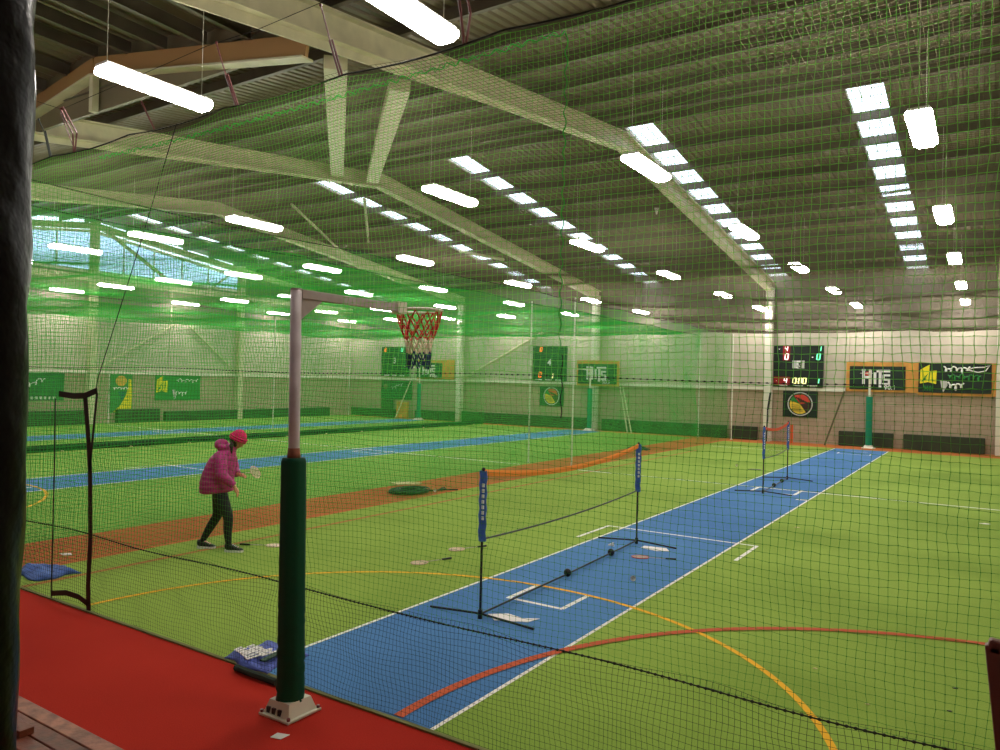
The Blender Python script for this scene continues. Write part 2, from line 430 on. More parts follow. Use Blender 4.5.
# annex roof over the near corner: purlins run along y, gable beam spans between two portals
AP = (-14.1, 8.32); AE = (-8.35, 7.45); AW = (-16.7, 7.95)
def annex_z(x): return AE[1]+(x-AE[0])/(AP[0]-AE[0])*(AP[1]-AE[1]) if x > AP[0] else AW[1]+(x-AW[0])/(AP[0]-AW[0])*(AP[1]-AW[1])
for xa, xb in ((AP[0], AE[0]), (AW[0], AP[0])):
    m = MB(); n = 28
    vs = []; fs = []
    for i in range(n+1):
        x = xa+(xb-xa)*i/n; dz = .04*(i % 2)
        vs += [(x, BY, annex_z(x)+.25+dz+.2), (x, 7.62, annex_z(x)+.2+dz), (x, BY, annex_z(x)+.6), (x, 7.62, annex_z(x)+.5)]
    for i in range(n):
        a = 4*i; fs += [(a, a+1, a+5, a+4), (a+2, a+6, a+7, a+3)]
    m.add(vs, fs).build('annex_sheet', M_sheet, ceil)
MB().box(-16.75, -8.25, 7.6, 7.68, 7.3, 8.95).build('annex_bulkhead', M_sheet, ceil)
MB().box(-8.33, -8.25, BY, 7.68, 5.6, 8.2).build('annex_bulkhead', M_sheet, ceil) if 0 else None
MB().box(-16.75, -16.7, BY, 7.68, 6.4, 8.9).build('annex_bulkhead', M_sheet, ceil)
MB().prism([(BY, roofz(BY)), (7.68, roofz(7.68)), (7.68, 8.9), (BY, 8.9)], 'x', -8.33, -8.28).build('annex_bulkhead', M_sheet, ceil)
for x in (-16.0, -15.1, -14.1, -13.0, -11.9, -10.8, -9.7, -8.9):
    m = MB(); zpurlin(m, (x, BY, annex_z(x)+.42), (x, 7.55, annex_z(x)+.18), h=.24); m.build('annex_purlin', M_purlin, ceil)
gb = MB(); a, b, c = Vector((AE[0], 7.5, AE[1]-.25)), Vector((AP[0], 7.5, AP[1]-.22)), Vector((AW[0], 7.5, AW[1]-.25))
gb.bar(a, b, .06, .34); gb.bar(b, c, .06, .34)
tb = gb.build('gable_beam', M_tan); tag(tb, 'tan bent gable beam spanning between two portal rafters above near corner of net', 'beam')
m = MB(); dz = Vector((0, 0, -.18)); m.bar(a+dz, b+dz, .22, .03); m.bar(b+dz, c+dz, .22, .03); m.bar(b+dz+Vector((0, 0, 0)), b+Vector((0, 0, -.85)), .12, .12)
m.build('flange', M_steel, tb)

# portal frames
NAMES = {.42: 'nearest the right edge', -8.08: 'passing over the near court beside its left net', -16.5: 'over the middle court with skylights each side', -24.85: 'over the left-hand court, farthest from the viewer'}
def rafter(x):
    h = .62
    root = empty('portal_frame', (x, RY, 0)); tag(root, 'pale cream steel portal frame '+NAMES[x], 'roof beam', 'steel portal frames carrying the roof')
    def loc(y, dz): return (y-RY, roofz(y)-.24+dz)
    for ya, yb in ((1.9, RY), (RY, FARY)):
        m = MB(); m.prism([loc(ya, 0), loc(yb, 0), loc(yb, -h+.2), loc(ya, -h+.2-(.25 if ya < 5 else 0))], 'x', -.014, .014)
        m.prism([loc(ya, 0), loc(yb, 0), loc(yb, -.03), loc(ya, -.03)], 'x', -.14, .14)
        lo = -h+.2
        m.prism([loc(ya, lo), loc(yb, lo), loc(yb, lo-.03), loc(ya, lo-.03)], 'x', -.15, .15)
        m.build('rafter', M_steel, root)
    for y, nm in ((FARY-.28, 'far'), (1.9, 'near')):
        m = MB(); top = roofz(y)-.5
        m.box(-.15, .15, y-RY-.16, y-RY-.13, 0, top); m.box(-.15, .15, y-RY+.13, y-RY+.16, 0, top); m.box(-.015, .015, y-RY-.14, y-RY+.14, 0, top)
        if nm == 'near' and x > -20: continue
        m.build('column', M_steelw, root)
    return root
for x in NAMES: rafter(x)
# left wall gable columns and braces
for y, lb in ((18.0, 'cream steel column at the ridge end of the left wall, beside its window band'), (25.85, 'cream steel column on the left wall past the end of its window band'), (10.2, 'cream steel column on the left wall at its near end')):
    m = MB(); t = roofz(y)-.1
    m.box(LX+.02, LX+.05, y-.15, y+.15, 0, t); m.box(LX+.3, LX+.33, y-.15, y+.15, 0, t); m.box(LX+.03, LX+.32, y-.012, y+.012, 0, t)
    o = m.build('column', M_steel, WL)
m = MB(); m.bar((LX+.2, 9, roofz(9)-.45), (LX+.2, 18, roofz(18)-.35), .25, .25); m.bar((LX+.2, 18, roofz(18)-.35), (LX+.2, FARY, roofz(FARY)-.35), .25, .25)
o = m.build('gable_rafter', M_steel, WL)
MB().box(LX+.05, LX+.3, 4.2, FARY-.2, 6.35, 6.62).build('gable_girt', M_steel, WL)
def brace(a, b, lb, r=.05, mt=M_steel):
    par = WL if 'left wall' in lb or 'window band' in lb else (wf if 'far wall' in lb else ceil)
    o = MB().tube([a, b], r, 8).build('brace', mt, par)
brace((LX+.15, 18, 9.0), (LX+.15, 21.9, 6.7), 'green-tinted diagonal brace crossing the left wall window', .09)
brace((LX+.15, 18.2, 2.45), (LX+.15, 22, 4.75), 'diagonal brace rising from the left wall rail towards the first pier', .05)
brace((LX+.15, 22.8, 4.75), (LX+.15, 25.7, 2.45), 'diagonal brace falling to the left wall column past windows', .05)
brace((LX+.15, 23.8, 6.6), (LX+.15, 25.7, 8.0), 'short diagonal brace at the end of the window band', .05)
brace((-24.6, FARY-.2, 2.45), (-19.6, FARY-.2, 4.95), 'diagonal brace on the far wall left of the scoreboard marked 4', .08)
brace((-16.8, 17.6, 8.1), (-21.2, 22.5, 7.9), 'long roof brace among the skylights over the middle court', .05)
brace((-20.9, 18.2, 8.5), (-25, 26, 7.5), 'long roof brace over the left court', .05)
brace((-16.9, 26.0, 7.4), (-19.6, 26.6, 8.05), 'short knee brace from the middle portal frame', .06)
brace((-16.9, 20.5, 8.1), (-18.6, 20.7, 8.6), 'short knee brace from the middle portal frame near the ridge', .05)
for (a, b, lb) in (((-8.5, 8.2, 7.25), (-16.3, 15.9, 8.45), 'left one of two wide flat roof struts between the portal frames'), ((-8.5, 9.7, 7.42), (-16.3, 17.4, 8.6), 'right one of two wide flat roof struts between the portal frames')):
    MB().bar(a, b, .36, .2).build('roof_strut', M_steel, ceil)

# ------------------------------------------------------------------ nets
def net(name, origin, U, V, nu, nv, du, dv, rad, m, parent=None, disp=None, su=1, sv=1, knots=0, cut=None):
    """twine net: nu x nv cells, real round-ish strands (triangular section); U,V,W unit axes"""
    U = np.array(U, float); V = np.array(V, float); W = np.cross(U, V); O = np.array(origin, float)
    A, B = np.meshgrid(np.arange(nu+1)*du, np.arange(nv+1)*dv, indexing='ij')
    P = O+A[..., None]*U+B[..., None]*V
    if disp is not None:
        dU, dV, dW = disp(A, B); P = P+dU[..., None]*U+dV[..., None]*V+dW[..., None]*W
    vs = []; fs = []; base = 0
    ang = [math.pi/2, math.pi*7/6, math.pi*11/6]
    def strands(Q, E, step):
        nonlocal base
        idx = list(range(0, Q.shape[1], step))
        if idx[-1] != Q.shape[1]-1: idx.append(Q.shape[1]-1)
        Q = Q[:, idx]; n, k = Q.shape[:2]
        ring = np.stack([Q+rad*(math.cos(a)*E+math.sin(a)*W) for a in ang], 2)      # n,k,3,3
        vs.append(ring.reshape(-1, 3))
        I = base+np.arange(n*k*3).reshape(n, k, 3)
        for j in (0, 2):
            a = I[:, :-1, j]; b = I[:, :-1, (j+1) % 3]; c = I[:, 1:, (j+1) % 3]; d = I[:, 1:, j]
            fs.append(np.stack([a, b, c, d], -1).reshape(-1, 4))
        base += n*k*3
    strands(P, U, sv)                                  # run along V
    strands(np.swapaxes(P, 0, 1), V, su)               # run along U
    if knots:
        K = P.reshape(-1, 3); k = knots
        D = np.array([U, -U, V, -V, W, -W])*k
        vs.append((K[:, None]+D[None]).reshape(-1, 3)); I = base+np.arange(len(K)*6).reshape(-1, 6)
        tri = [(0, 2, 4), (2, 1, 4), (1, 3, 4), (3, 0, 4), (2, 0, 5), (1, 2, 5), (3, 1, 5), (0, 3, 5)]
        tf = np.concatenate([I[:, list(t)] for t in tri]); base += len(K)*6
    else: tf = np.zeros((0, 3), int)
    v = np.concatenate(vs); q = np.concatenate(fs)
    me = bpy.data.meshes.new(name); me.vertices.add(len(v)); me.vertices.foreach_set('co', v.astype(np.float32).ravel())
    nl = len(q)*4+len(tf)*3; me.loops.add(nl); me.loops.foreach_set('vertex_index', np.concatenate([q.ravel(), tf.ravel()]).astype(np.int32))
    np_ = len(q)+len(tf); me.polygons.add(np_)
    st = np.concatenate([np.arange(len(q))*4, len(q)*4+np.arange(len(tf))*3]).astype(np.int32)
    me.polygons.foreach_set('loop_start', st)
    me.update(calc_edges=True); me.validate()
    me.materials.append(m)
    o = bpy.data.objects.new(name, me); COL.objects.link(o)
    if parent: o.parent = parent
    return o

def smooth(A, B, seed, amp, la, lb):
    r = np.random.default_rng(seed); out = np.zeros_like(A)
    for i in range(6):
        p1, p2 = r.uniform(0, 6.28, 2); k = r.uniform(.6, 1.6, 2); out += np.sin(A*k[0]*6.28/la+p1+.7*np.sin(B*6.28/lb+p2))*np.sin(B*k[1]*6.28/lb+p2)
    return out*amp/2.2
NX0, NX1 = -14.0, 1.45; NH = 4.72; SK = .76; C = .042
jr = np.random.default_rng(3)
def front_disp(A, B):
    top = NH-SK
    f = B/top
    sag = -.035*np.abs(np.sin((A+.3)*math.pi/1.45))*f**2 - .05*f**2*(A < 5)*np.sin((A)*math.pi/5*(A < 5))
    dW = smooth(A, B, 11, .06, 3.1, 2.3)
    return smooth(A, B, 1, .011, .9, 1.3)+jr.normal(0, .0015, A.shape), smooth(A, B, 2, .010, 1.7, .9)+sag+jr.normal(0, .0015, A.shape), dW
fn = empty('court_net', (0, 4.1, 0)); tag(fn, 'tall green knotted net hanging between the red walkway and the near court', 'net')
NLO = 40
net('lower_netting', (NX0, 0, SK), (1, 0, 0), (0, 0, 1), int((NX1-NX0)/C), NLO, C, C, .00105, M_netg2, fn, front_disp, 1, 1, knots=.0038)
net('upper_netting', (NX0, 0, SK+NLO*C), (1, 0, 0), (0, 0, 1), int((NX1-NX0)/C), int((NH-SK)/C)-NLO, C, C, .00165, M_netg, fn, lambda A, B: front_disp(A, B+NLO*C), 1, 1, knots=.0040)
def skirt_disp(A, B):
    f = 1-B/SK
    return smooth(A, B, 21, .012, .7, .5)+.02*np.sin(A*9)*f, smooth(A, B, 22, .012, 1.1, .8), smooth(A, B, 23, .022, 1.3, .9)*1.0
net('skirt_netting', (NX0, .0, .02), (1, 0, 0), (0, 0, 1), int((NX1-NX0)/.034), int(.76/.038), .034, .038, .0012, M_netb, fn, skirt_disp, 2, 1, knots=.0026)
def rope(name, pts, r, m, parent, n=6): return MB().tube(pts, r, n).build(name, m, parent, smooth=True)
X = np.linspace(NX0, NX1, 200)
XK = np.arange(NX0, NX1, .0105); kn_ = lambda i, a, b: b if i % 4 == 0 else a
rope('seam_rope', [(x, .0+.01*math.sin(3*x), SK+.012*math.sin(x*2.2)) for x in XK], [kn_(i, .0042, .0088) for i in range(len(XK))], M_rope, fn)
XM = [x for x in XK if x < -.4]
rope('middle_rope', [(x, .0, 2.455+.01*math.sin(x*1.7)) for x in XM], [kn_(i, .0014, .0048) for i in range(len(XM))], M_rope, fn)
def topz(x):
    A = x-NX0; return NH-.035*abs(math.sin((A+.3)*math.pi/1.45))
def sagtop(x): return topz(x)+.01
rope('top_rope', [(x, .0, sagtop(x)) for x in np.linspace(NX0, NX1, 400)], .007, M_black, fn)
# bright lacing where the overhead net is tied to the hanging net, and the vertical seam
m = MB()
zl = lambda x: NH-.13-.03*math.sin((x+8)*.7)
pts = [(x, .01+.012*math.sin(x*60), zl(x)+.014*math.sin(x*47)) for x in np.arange(-7.6, -2.24, .018)]
m.tube(pts, .0042, 4)
pts = [(x, .01, zl(x)+.02*math.cos(x*70)) for x in np.arange(-7.6, -2.24, .02)]
m.tube(pts, .003, 4)
m.build('lacing', M_lace, fn)
m = MB(); pts = [(-2.24+.009*math.sin(z*50), .01+.008*math.cos(z*50), z) for z in np.arange(2.6, NH-.1, .015)]; m.tube(pts, .004, 4); m.build('seam_lacing', M_netd, fn)
m = MB(); pts = [(-2.22+.006*math.sin(z*40), .01, z) for z in np.arange(2.2, 2.62, .02)]; m.tube(pts, .004, 4); m.build('seam_tail', M_rope, fn)
# straps that carry the top rope
for i, (xa, za, xb, kind) in enumerate([(-8.38, 5.23, -8.06, 2), (-8.83, 5.18, -8.55, 1), (-9.35, 5.1, -9.05, 0), (-6.86, 5.02, -6.62, 0), (-5.73, 5.33, -5.42, 1), (-4.43, 5.33, -4.19, 1), (-3.12, 5.3, -3.02, 2), (-1.7, 5.3, -1.55, 1), (-.3, 5.3, -.15, 1)]):
    zb = sagtop(xb); m = MB(); y = 4.1
    if kind == 2:
        for dx in (-.03, .03): m.tube([(xa+dx, y+.02, za), (xb+dx*1.3, y, zb+.2), (xb+dx*.4, y, zb)], .009, 6)
        m.tube([(xa-.03, y+.02, za), (xa+.03, y+.02, za)], .014, 6)
        m.tube([(xa+.01, y, za-.05), (xb-.01, y, zb+.05)], .006, 6)
    elif kind == 1:
        m.tube([(xa, y, za), (xa+(xb-xa)*.5, y, zb+.28)], .006, 6)
        for dx in (-.012, .014): m.tube([(xa+(xb-xa)*.5+dx, y, zb+.3), (xb+dx, y, zb)], .0085, 6)
        m.ball((xa, y, za), .013, 8, 6)
    else: m.tube([(xa, y, za), (xb, y, zb)], .008, 6)
    o = m.build('net_strap', M_pink if i != 1 else M_rope)
    lb = ['doubled maroon strap hanging the net top, left cluster by the black post', 'dark thin strap nearest the black post at net top', 'maroon strap partly behind the black post', 'single maroon strap just left of first lamp end', 'maroon buckled strap right of the left lamp', 'maroon buckled strap between the two nearest lamps', 'looped maroon strap right of the big lamp at the top edge', 'maroon strap out past the top of the picture', 'maroon strap at the right end of the net top'][i]
    tag(o, lb, 'strap', 'straps carrying the top of the net')
o = MB().tube([(-9.3, 4.3, 5.53), (-8.38, 4.12, 5.22), (-6.0, 4.2, 5.4), (-5.2, 4.12, 5.33), (-4.43, 4.1, 5.35), (-1.5, 4.1, 5.45), (1.7, 4.1, 5.5)], .003, 5).build('tension_wire', M_rope)
tag(o, 'thin dark wire running above the net top between its straps', 'wire')
# webbing doorway in the net
dw = empty('net_doorway', (-8.0, 4.08, 0)); tag(dw, 'narrow doorway in the net edged with black webbing near the black post', 'net doorway')
def wb_(name, pts, wd, th=.004):
    m = MB()
    for a, b in zip(pts[:-1], pts[1:]): m.bar((a[0]+8.0, 0, a[1]), (b[0]+8.0, 0, b[1]), th, wd, up=(Vector((b[0]-a[0], 0, b[1]-a[1])).cross(Vector((0, 1, 0)))))
    return m.build(name, M_black, dw)
wb_('top_strap', [(-8.2, 2.17), (-7.9, 2.155), (-7.69, 2.165), (-7.46, 2.225)], .06)
wb_('side_strap', [(-7.68, 2.15), (-7.6, 1.75), (-7.553, 1.42), (-7.51, .73), (-7.53, .3), (-7.51, .02)], .075)
wb_('side_strap', [(-7.46, 2.2), (-7.52, 1.75), (-7.56, 1.4)], .035)
wb_('bottom_strap', [(-8.25, .06), (-7.95, .12), (-7.7, .12), (-7.52, .08)], .055)
m = MB().tube([(-.27, 0, 2.12), (-.25, 0, 1.4), (-.24, 0, .0)], .007, 6); m.build('edge_cord', M_black, dw)
o = MB().tube([(-6.25, 4.08, sagtop(-6.25)), (-6.9, 4.08, 3.4), (-7.45, 4.08, 2.35), (-7.5, 4.08, 2.2)], .0045, 6).build('door_cord', M_black); tag(o, 'black cord slanting from net top down to the webbing doorway', 'cord')
o = MB().tube([(-7.48, 4.07, .78), (-7.56, 4.07, .9), (-7.6, 4.07, 1.0)], .006, 6)
# overhead nets
def ceil_net(x0, x1, m, lb, seed):
    def dp(A, B):
        sg = -.10*np.abs(np.sin(B*math.pi/5.9))-.05*np.abs(np.sin(A*math.pi/5.6))
        return smooth(A, B, seed, .05, 4, 7), smooth(A, B, seed+1, .05, 5, 9), smooth(A, B, seed+2, .05, 4.7, 5.3)+sg
    o = net('overhead_net', (x0, 4.1, 4.75), (1, 0, 0), (0, 1, 0), int((x1-x0)/.05), int(29.4/.05), .05, .05, .0017, m, None, dp, 5, 5)
    tag(o, lb, 'net', 'overhead nets roofing the courts'); return o
ceil_net(-9.65, 1.45, M_netc, 'grey-brown net stretched flat over the near court', 41)
ceil_net(-22.8, -11.1, M_netd, 'green net stretched flat over the middle court', 51)
ceil_net(-33.1, -24.2, M_netd, 'green net stretched flat over the court by the left wall', 61)
def div_net(x, lb, seed, hem):
    root = empty('divider_net', (x, 4.15, 0)); tag(root, lb, 'net', 'green nets dividing the courts')
    def dp(A, B):
        return smooth(A, B, seed, .05, 3, 3), smooth(A, B, seed+1, .02, 3, 3)-.05*np.abs(np.sin(A*math.pi/5.9))*(B/4.7)**2, smooth(A, B, seed+2, .09, 4, 3)*(1-.4*B/4.7)
    net('netting', (0, 0, .03), (0, 1, 0), (0, 0, 1), int(29.3/.05), int(4.68/.05), .05, .05, .0024, M_netd, root, dp, 4, 6)
    MB().tube([(0, y, 4.7-.05*abs(math.sin(y*math.pi/5.9))) for y in np.linspace(0, 29.3, 120)], .008, 6).build('top_cable', M_rope, root)
    if hem:
        vs = []; fs = []; Y = np.linspace(0, 29.3, 140)
        for y in Y:
            for z_, dx in ((.015, .0), (.12, .02), (.22, -.01)): vs.append((dx+.03*math.sin(y*2.1)+.01*math.sin(y*7), y, z_))
        for i in range(len(Y)-1):
            for j in range(2): a = i*3+j; fs.append((a, a+3, a+4, a+1))
        o = MB().add(vs, fs).build('hem_band', mat('hem dark', (20, 54, 26), .8), root)
        s_ = o.modifiers.new('s', 'SOLIDIFY'); s_.thickness = .012
        for y in np.arange(1, 29, 2.1): MB().ball((.03*math.sin(y*2.1)+.06, y, .03), .05, 8, 6, (1, 1, .5)).build('hem_weight', M_beige, root)
    return root
div_net(-9.65, 'green divider net between the near court and the brown corridor', 71, False)
div_net(-11.1, 'green divider net between the brown corridor and the middle court', 81, False)
div_net(-22.8, 'green divider net with a dark hem between middle and left courts', 91, True)
for x, y, h, lb in ((-9.75, 18.75, 4.8, 'tall thin white pole rising behind the near badminton net'), (-11.25, 18.9, 4.75, 'thin white pole at the corridor, left of the tall one'), (-24.2, 20.4, 4.75, 'thin white pole on the court by the left wall'), (-9.5, 33.5, 4.7, 'white pole against the far wall at the end of the near divider net'), (-11.1, 33.8, 4.7, 'slim white pole against the far wall at the end of corridor'), (LX+.25, 34.0, 4.7, 'thin white pole in the far left corner of the hall'), (LX+.3, 18.75, 2.3, 'thin white pole standing beside the yellow-swirl banner')):
    p = empty('net_pole', (x, y, 0)); tag(p, lb, 'pole', 'thin white net poles')
    MB().tube([(0, 0, .01), (0, 0, h)], .022, 8).build('shaft', M_wirew, p); MB().tube([(0, 0, .0), (0, 0, .03)], .06, 10).build('foot', M_wirew, p)

# ------------------------------------------------------------------ lamps
def make_lamp():
    root = empty('ceiling_lamp')
    MB().box(-.12, .12, -.67, .67, .032, .07).build('housing', M_lampb, root, bevel=.01)
    v = []; m = MB(); prof = [(-.135, .03), (-.15, .0), (-.14, -.04), (-.08, -.07), (.08, -.07), (.14, -.04), (.15, 0), (.135, .03)]
    m.prism(prof, 'y', -.66, .66); m.build('diffuser', M_lamp, root)
    for s_ in (-.6, .6): MB().tube([(0, s_, .06), (0, s_, 1.5)], .004, 5).build('hanger_wire', M_wirew, root)
    return root
lamp0 = make_lamp(); kids(lamp0)
LXS = [('near', 'right', -.76), ('near', 'middle', -4.5), ('near', 'left', -8.3), ('middle', 'right', -13.75), ('middle', 'middle', -17.5), ('middle', 'left', -21.3), ('left-hand', 'right', -25.25), ('left-hand', 'middle', -29.1), ('left-hand', 'left', -32.8)]
LYS = [('first', 5.15), ('second', 10.95), ('third', 16.55), ('fourth', 22.15), ('fifth', 27.85), ('last', 33.15)]
first = True
for court, side, x in LXS:
    for row, y in LYS:
        d = Vector((x, y, 5.78-2.43)); dep = d.dot(f_)
        px = 500+FPX*d.dot(r2)/dep if dep > .3 else -999
        py = 375-FPX*d.dot(u2)/dep if dep > .3 else -999
        if dep < .3 or px < -260 or px > 1260 or py < -320: continue
        L = lamp0 if first else copy_tree(lamp0); first = False
        L.location = (x, y, 5.78)
        tag(L, f'LED batten, {row} row back, over the {side} of the {court} court', 'lamp', 'LED battens hung in a grid above the nets')

# ------------------------------------------------------------------ netball posts
def ring_pts(c, r, n=32): return [(c[0]+r*math.cos(2*math.pi*k/n), c[1]+r*math.sin(2*math.pi*k/n), c[2]) for k in range(n)]
def hoop_net(parent, c, r0):
    """three-colour knotted chain net, diamonds"""
    n = 12; lv = [0, -.09, -.17, -.24, -.30, -.36, -.42, -.49]; rr = [r0, r0*.9, r0*.76, r0*.62, r0*.55, r0*.52, r0*.52, r0*.53]
    def pt(i, k):
        a = 2*math.pi*(k+(.5 if i % 2 else 0))/n; return (c[0]+rr[i]*math.cos(a), c[1]+rr[i]*math.sin(a), c[2]+lv[i]-.012*(k % 3))
    for nm, i0, i1, mt in (('red_netting', 0, 3, M_nred), ('cream_netting', 3, 5, M_nwht), ('blue_netting', 5, 7, M_nblu)):
        m = MB()
        for i in range(i0, i1):
            for k in range(n):
                a = pt(i, k); s_ = 0 if i % 2 else -1
                m.tube([a, pt(i+1, k)], .0075, 5); m.tube([a, pt(i+1, (k+(1 if i % 2 else -1)) % n)], .0075, 5)
        m.build(nm, mt, parent)
gp = empty('netball_post', (-4.165, 3.735, 0)); gp.rotation_euler = (0, math.radians(-.95), 0); tag(gp, 'tall mauve-white netball post with dark padded base and arm reaching through net', 'netball post')
MB().tube([(0, 0, .2), (0, 0, 3.05)], .04, 24).build('pole', M_gal, gp, smooth=True)
MB().tube([(0, 0, 3.045), (0, 0, 3.056)], .041, 24).build('pole_cap', M_gal, gp, smooth=True)
MB().tube([(0, 0, 1.815), (0, 0, 1.9)], [.05, .042], 20).build('pad_collar', M_rust, gp, smooth=True)
# padding: eight-sided sleeve with wrinkled lower half
vs = []; fs = []; NZ = 60; NS = 32
for i in range(NZ+1):
    z = .07+1.76*i/NZ; t = i/NZ
    for k in range(NS):
        a = 2*math.pi*k/NS
        ca = math.cos(math.pi/8)/math.cos(((a+math.pi/8) % (math.pi/4))-math.pi/8)
        R = (.092+.01*(1-t))*ca*.5+(.092+.01*(1-t))*.5
        wr = .009*math.sin(z*75+2.2*math.sin(a*2)+a)*max(0, 1-t*1.75)*(.5+.5*math.sin(z*19+a*1.3))
        R += wr-.008*(i == NZ)
        vs.append((R*math.cos(a), R*math.sin(a), z))
for i in range(NZ):
    for k in range(NS): fs.append((i*NS+k, i*NS+(k+1) % NS, (i+1)*NS+(k+1) % NS, (i+1)*NS+k))
fs += [tuple(range(NS))[::-1], tuple(NZ*NS+k for k in range(NS))]
MB().add(vs, fs).build('padding', M_pad, gp, smooth=True)
bs = empty('base', (0, 0, 0)); bs.parent = gp
Rz = Matrix.Rotation(math.radians(3), 4, 'Z')
m = MB().box(-.155, .155, -.155, .155, .002, .02); b_ = m.build('base_plate', M_steelw, bs, bevel=.004)
m = MB(); vs = [(s1*a, s2*a, z) for z, a in ((.02, .13), (.11, .1)) for s1, s2 in ((-1, -1), (1, -1), (1, 1), (-1, 1))]
m.add(vs, [(0, 1, 2, 3), (7, 6, 5, 4), (0, 4, 5, 1), (1, 5, 6, 2), (2, 6, 7, 3), (3, 7, 4, 0)]); m.build('base_shroud', M_steelw, bs)
m = MB()
for s1 in (-.138, .138):
    for s2 in (-.138, .138): MB().tube([(s1, s2, .018), (s1, s2, .04)], .013, 6).build('bolt', M_maroon, bs)
for xx in (-.085, -.03, .03): MB().box(xx-.016, xx+.016, -.13, -.11, .025, .065).build('slot', M_plast, bs)
AZ = 3.02
am = MB().bar((0, .04, AZ), (0, 1.12, AZ), .05, .065); am.build('arm', M_gal, gp, bevel=.004)
MB().prism([(.04, AZ-.03), (.26, AZ-.03), (.04, AZ-.19)], 'x', -.006, .006).build('gusset', M_gal, gp)
MB().box(-.04, .04, 1.08, 1.19, AZ-.05, AZ+.05).build('arm_clamp', M_steelw, gp)
rc = (0, 1.405, AZ)
rg = MB().tube(ring_pts(rc, .205), .012, 8, closed=True).build('ring', M_steelw, gp, smooth=True)
hoop_net(gp, rc, .20)
# distant netball posts
def far_post(x, y, lb, ring=True):
    p = empty('netball_post', (x+.06, y, 0)); tag(p, lb, 'netball post', 'netball posts by the far wall')
    MB().tube([(0, 0, 0), (0, 0, 3.2)], .045, 16).build('pole', M_steelw, p)
    MB().tube([(0, 0, .12), (0, 0, 2.1)], .125, 20).build('padding', M_padt, p)
    MB().box(-.24, .24, -.24, .24, .0, .03).build('base_plate', M_steelw, p); 
    m = MB(); vs = [(s1*a, s2*a, z) for z, a in ((.03, .2), (.13, .14)) for s1, s2 in ((-1, -1), (1, -1), (1, 1), (-1, 1))]
    m.add(vs, [(0, 1, 2, 3), (7, 6, 5, 4), (0, 4, 5, 1), (1, 5, 6, 2), (2, 6, 7, 3), (3, 7, 4, 0)]); m.build('base_shroud', M_steelw, p)
    MB().bar((0, 0, 3.02), (0, -.8, 3.02), .05, .06).build('arm', M_steelw, p)
    MB().tube(ring_pts((0, -1.02, 3.02), .22, 20), .012, 6, closed=True).build('ring', M_steelw, p)
    return p
far_post(-4.06, 33.55, 'teal padded netball post at the far end of the near blue pitch')
far_post(-16.6, 33.6, 'teal padded netball post under the sign, right of the board marked 4')
far_post(-27.4, 33.5, 'teal padded netball post at the far end of the left-hand court')

# ------------------------------------------------------------------ wall furniture
def pad(x0, x1, z1, lb, ax='x'):
    if ax == 'x': m = MB().box(x0, x1, FARY-.24, FARY-.02, .012, z1)
    else: m = MB().box(LX+.04, LX+.3, x0, x1, .012, z1)
    o = m.build('wall_pad', M_bench, bevel=.02); tag(o, lb, 'wall pad', 'low dark pads along the foot of the walls')
pad(-5.2, -3.18, .62, 'low dark green pad at the wall foot behind the near court far netball post')
pad(-2.8, -.05, .62, 'low dark green pad at the wall foot in the right corner')
pad(-9.7, -8.55, .60, 'low dark pad just left of the white column by the scoreboard marked 5')
pad(-16.1, -9.9, .6, 'long low dark green pad at wall foot behind the corridor end')
pad(-24.7, -16.95, .6, 'long low dark green pad at wall foot under the scoreboard marked 4')
pad(-28.1, -25.2, .55, 'low dark green pad right of the left court far netball post')
pad(-33.2, -28.8, .5, 'low dark green pad in the far left corner beneath a banner')
pad(15.0, 17.8, .64, 'low green pad on the left wall nearest the black post', 'y')
pad(19.2, 21.3, .64, 'low green pad on the left wall under the yellow-swirl banner', 'y')
pad(21.6, 32.4, .5, 'long low green pad on the left wall reaching towards the far corner', 'y')

SEG = {'0': 'abcdef', '1': 'bc', '2': 'abged', '3': 'abgcd', '4': 'fgbc', '5': 'afgcd', '6': 'afgedc', '7': 'abc', '8': 'abcdefg', '9': 'abcfgd', 'U': 'bcdef', '-': 'g'}
def digit(ch, x, z, h, y, m, parent, name='digit'):
    w_ = h*.5; t = h*.17; sh = .12
    S = {'a': (0, h, w_, h), 'g': (0, h/2, w_, h/2), 'd': (0, 0, w_, 0), 'f': (0, h/2, 0, h), 'b': (w_, h/2, w_, h), 'e': (0, 0, 0, h/2), 'c': (w_, 0, w_, h/2)}
    mb = MB()
    for s_ in SEG[ch]:
        a, b, c, d = S[s_]; mb.bar((x+a+b*sh, y, z+b), (x+c+d*sh, y, z+d), .02, t, up=(0, 0, 1) if b == d else (1, 0, 0))
    return mb.build(name, m, parent)
def scoreboard(x0, x1, z0, z1, num, lb, reads):
    cx, cz = (x0+x1)/2, (z0+z1)/2
    o = empty('scoreboard', (0, 0, 0)); tag(o, lb, 'scoreboard', 'electronic scoreboards on the far wall')
    MB().box(x0, x1, FARY-.16, FARY-.03, z0, z1).build('case', M_board, o, bevel=.01)
    y = FARY-.175; W = x1-x0; H = z1-z0
    text(num, .46, M_swhite, o, (cx+.02, y+.01, cz+.04), name='court_number')
    for (ch, fx, fz, h, m) in reads: digit(ch, x0+fx*W, z0+fz*H, h, y, m, o)
    return o
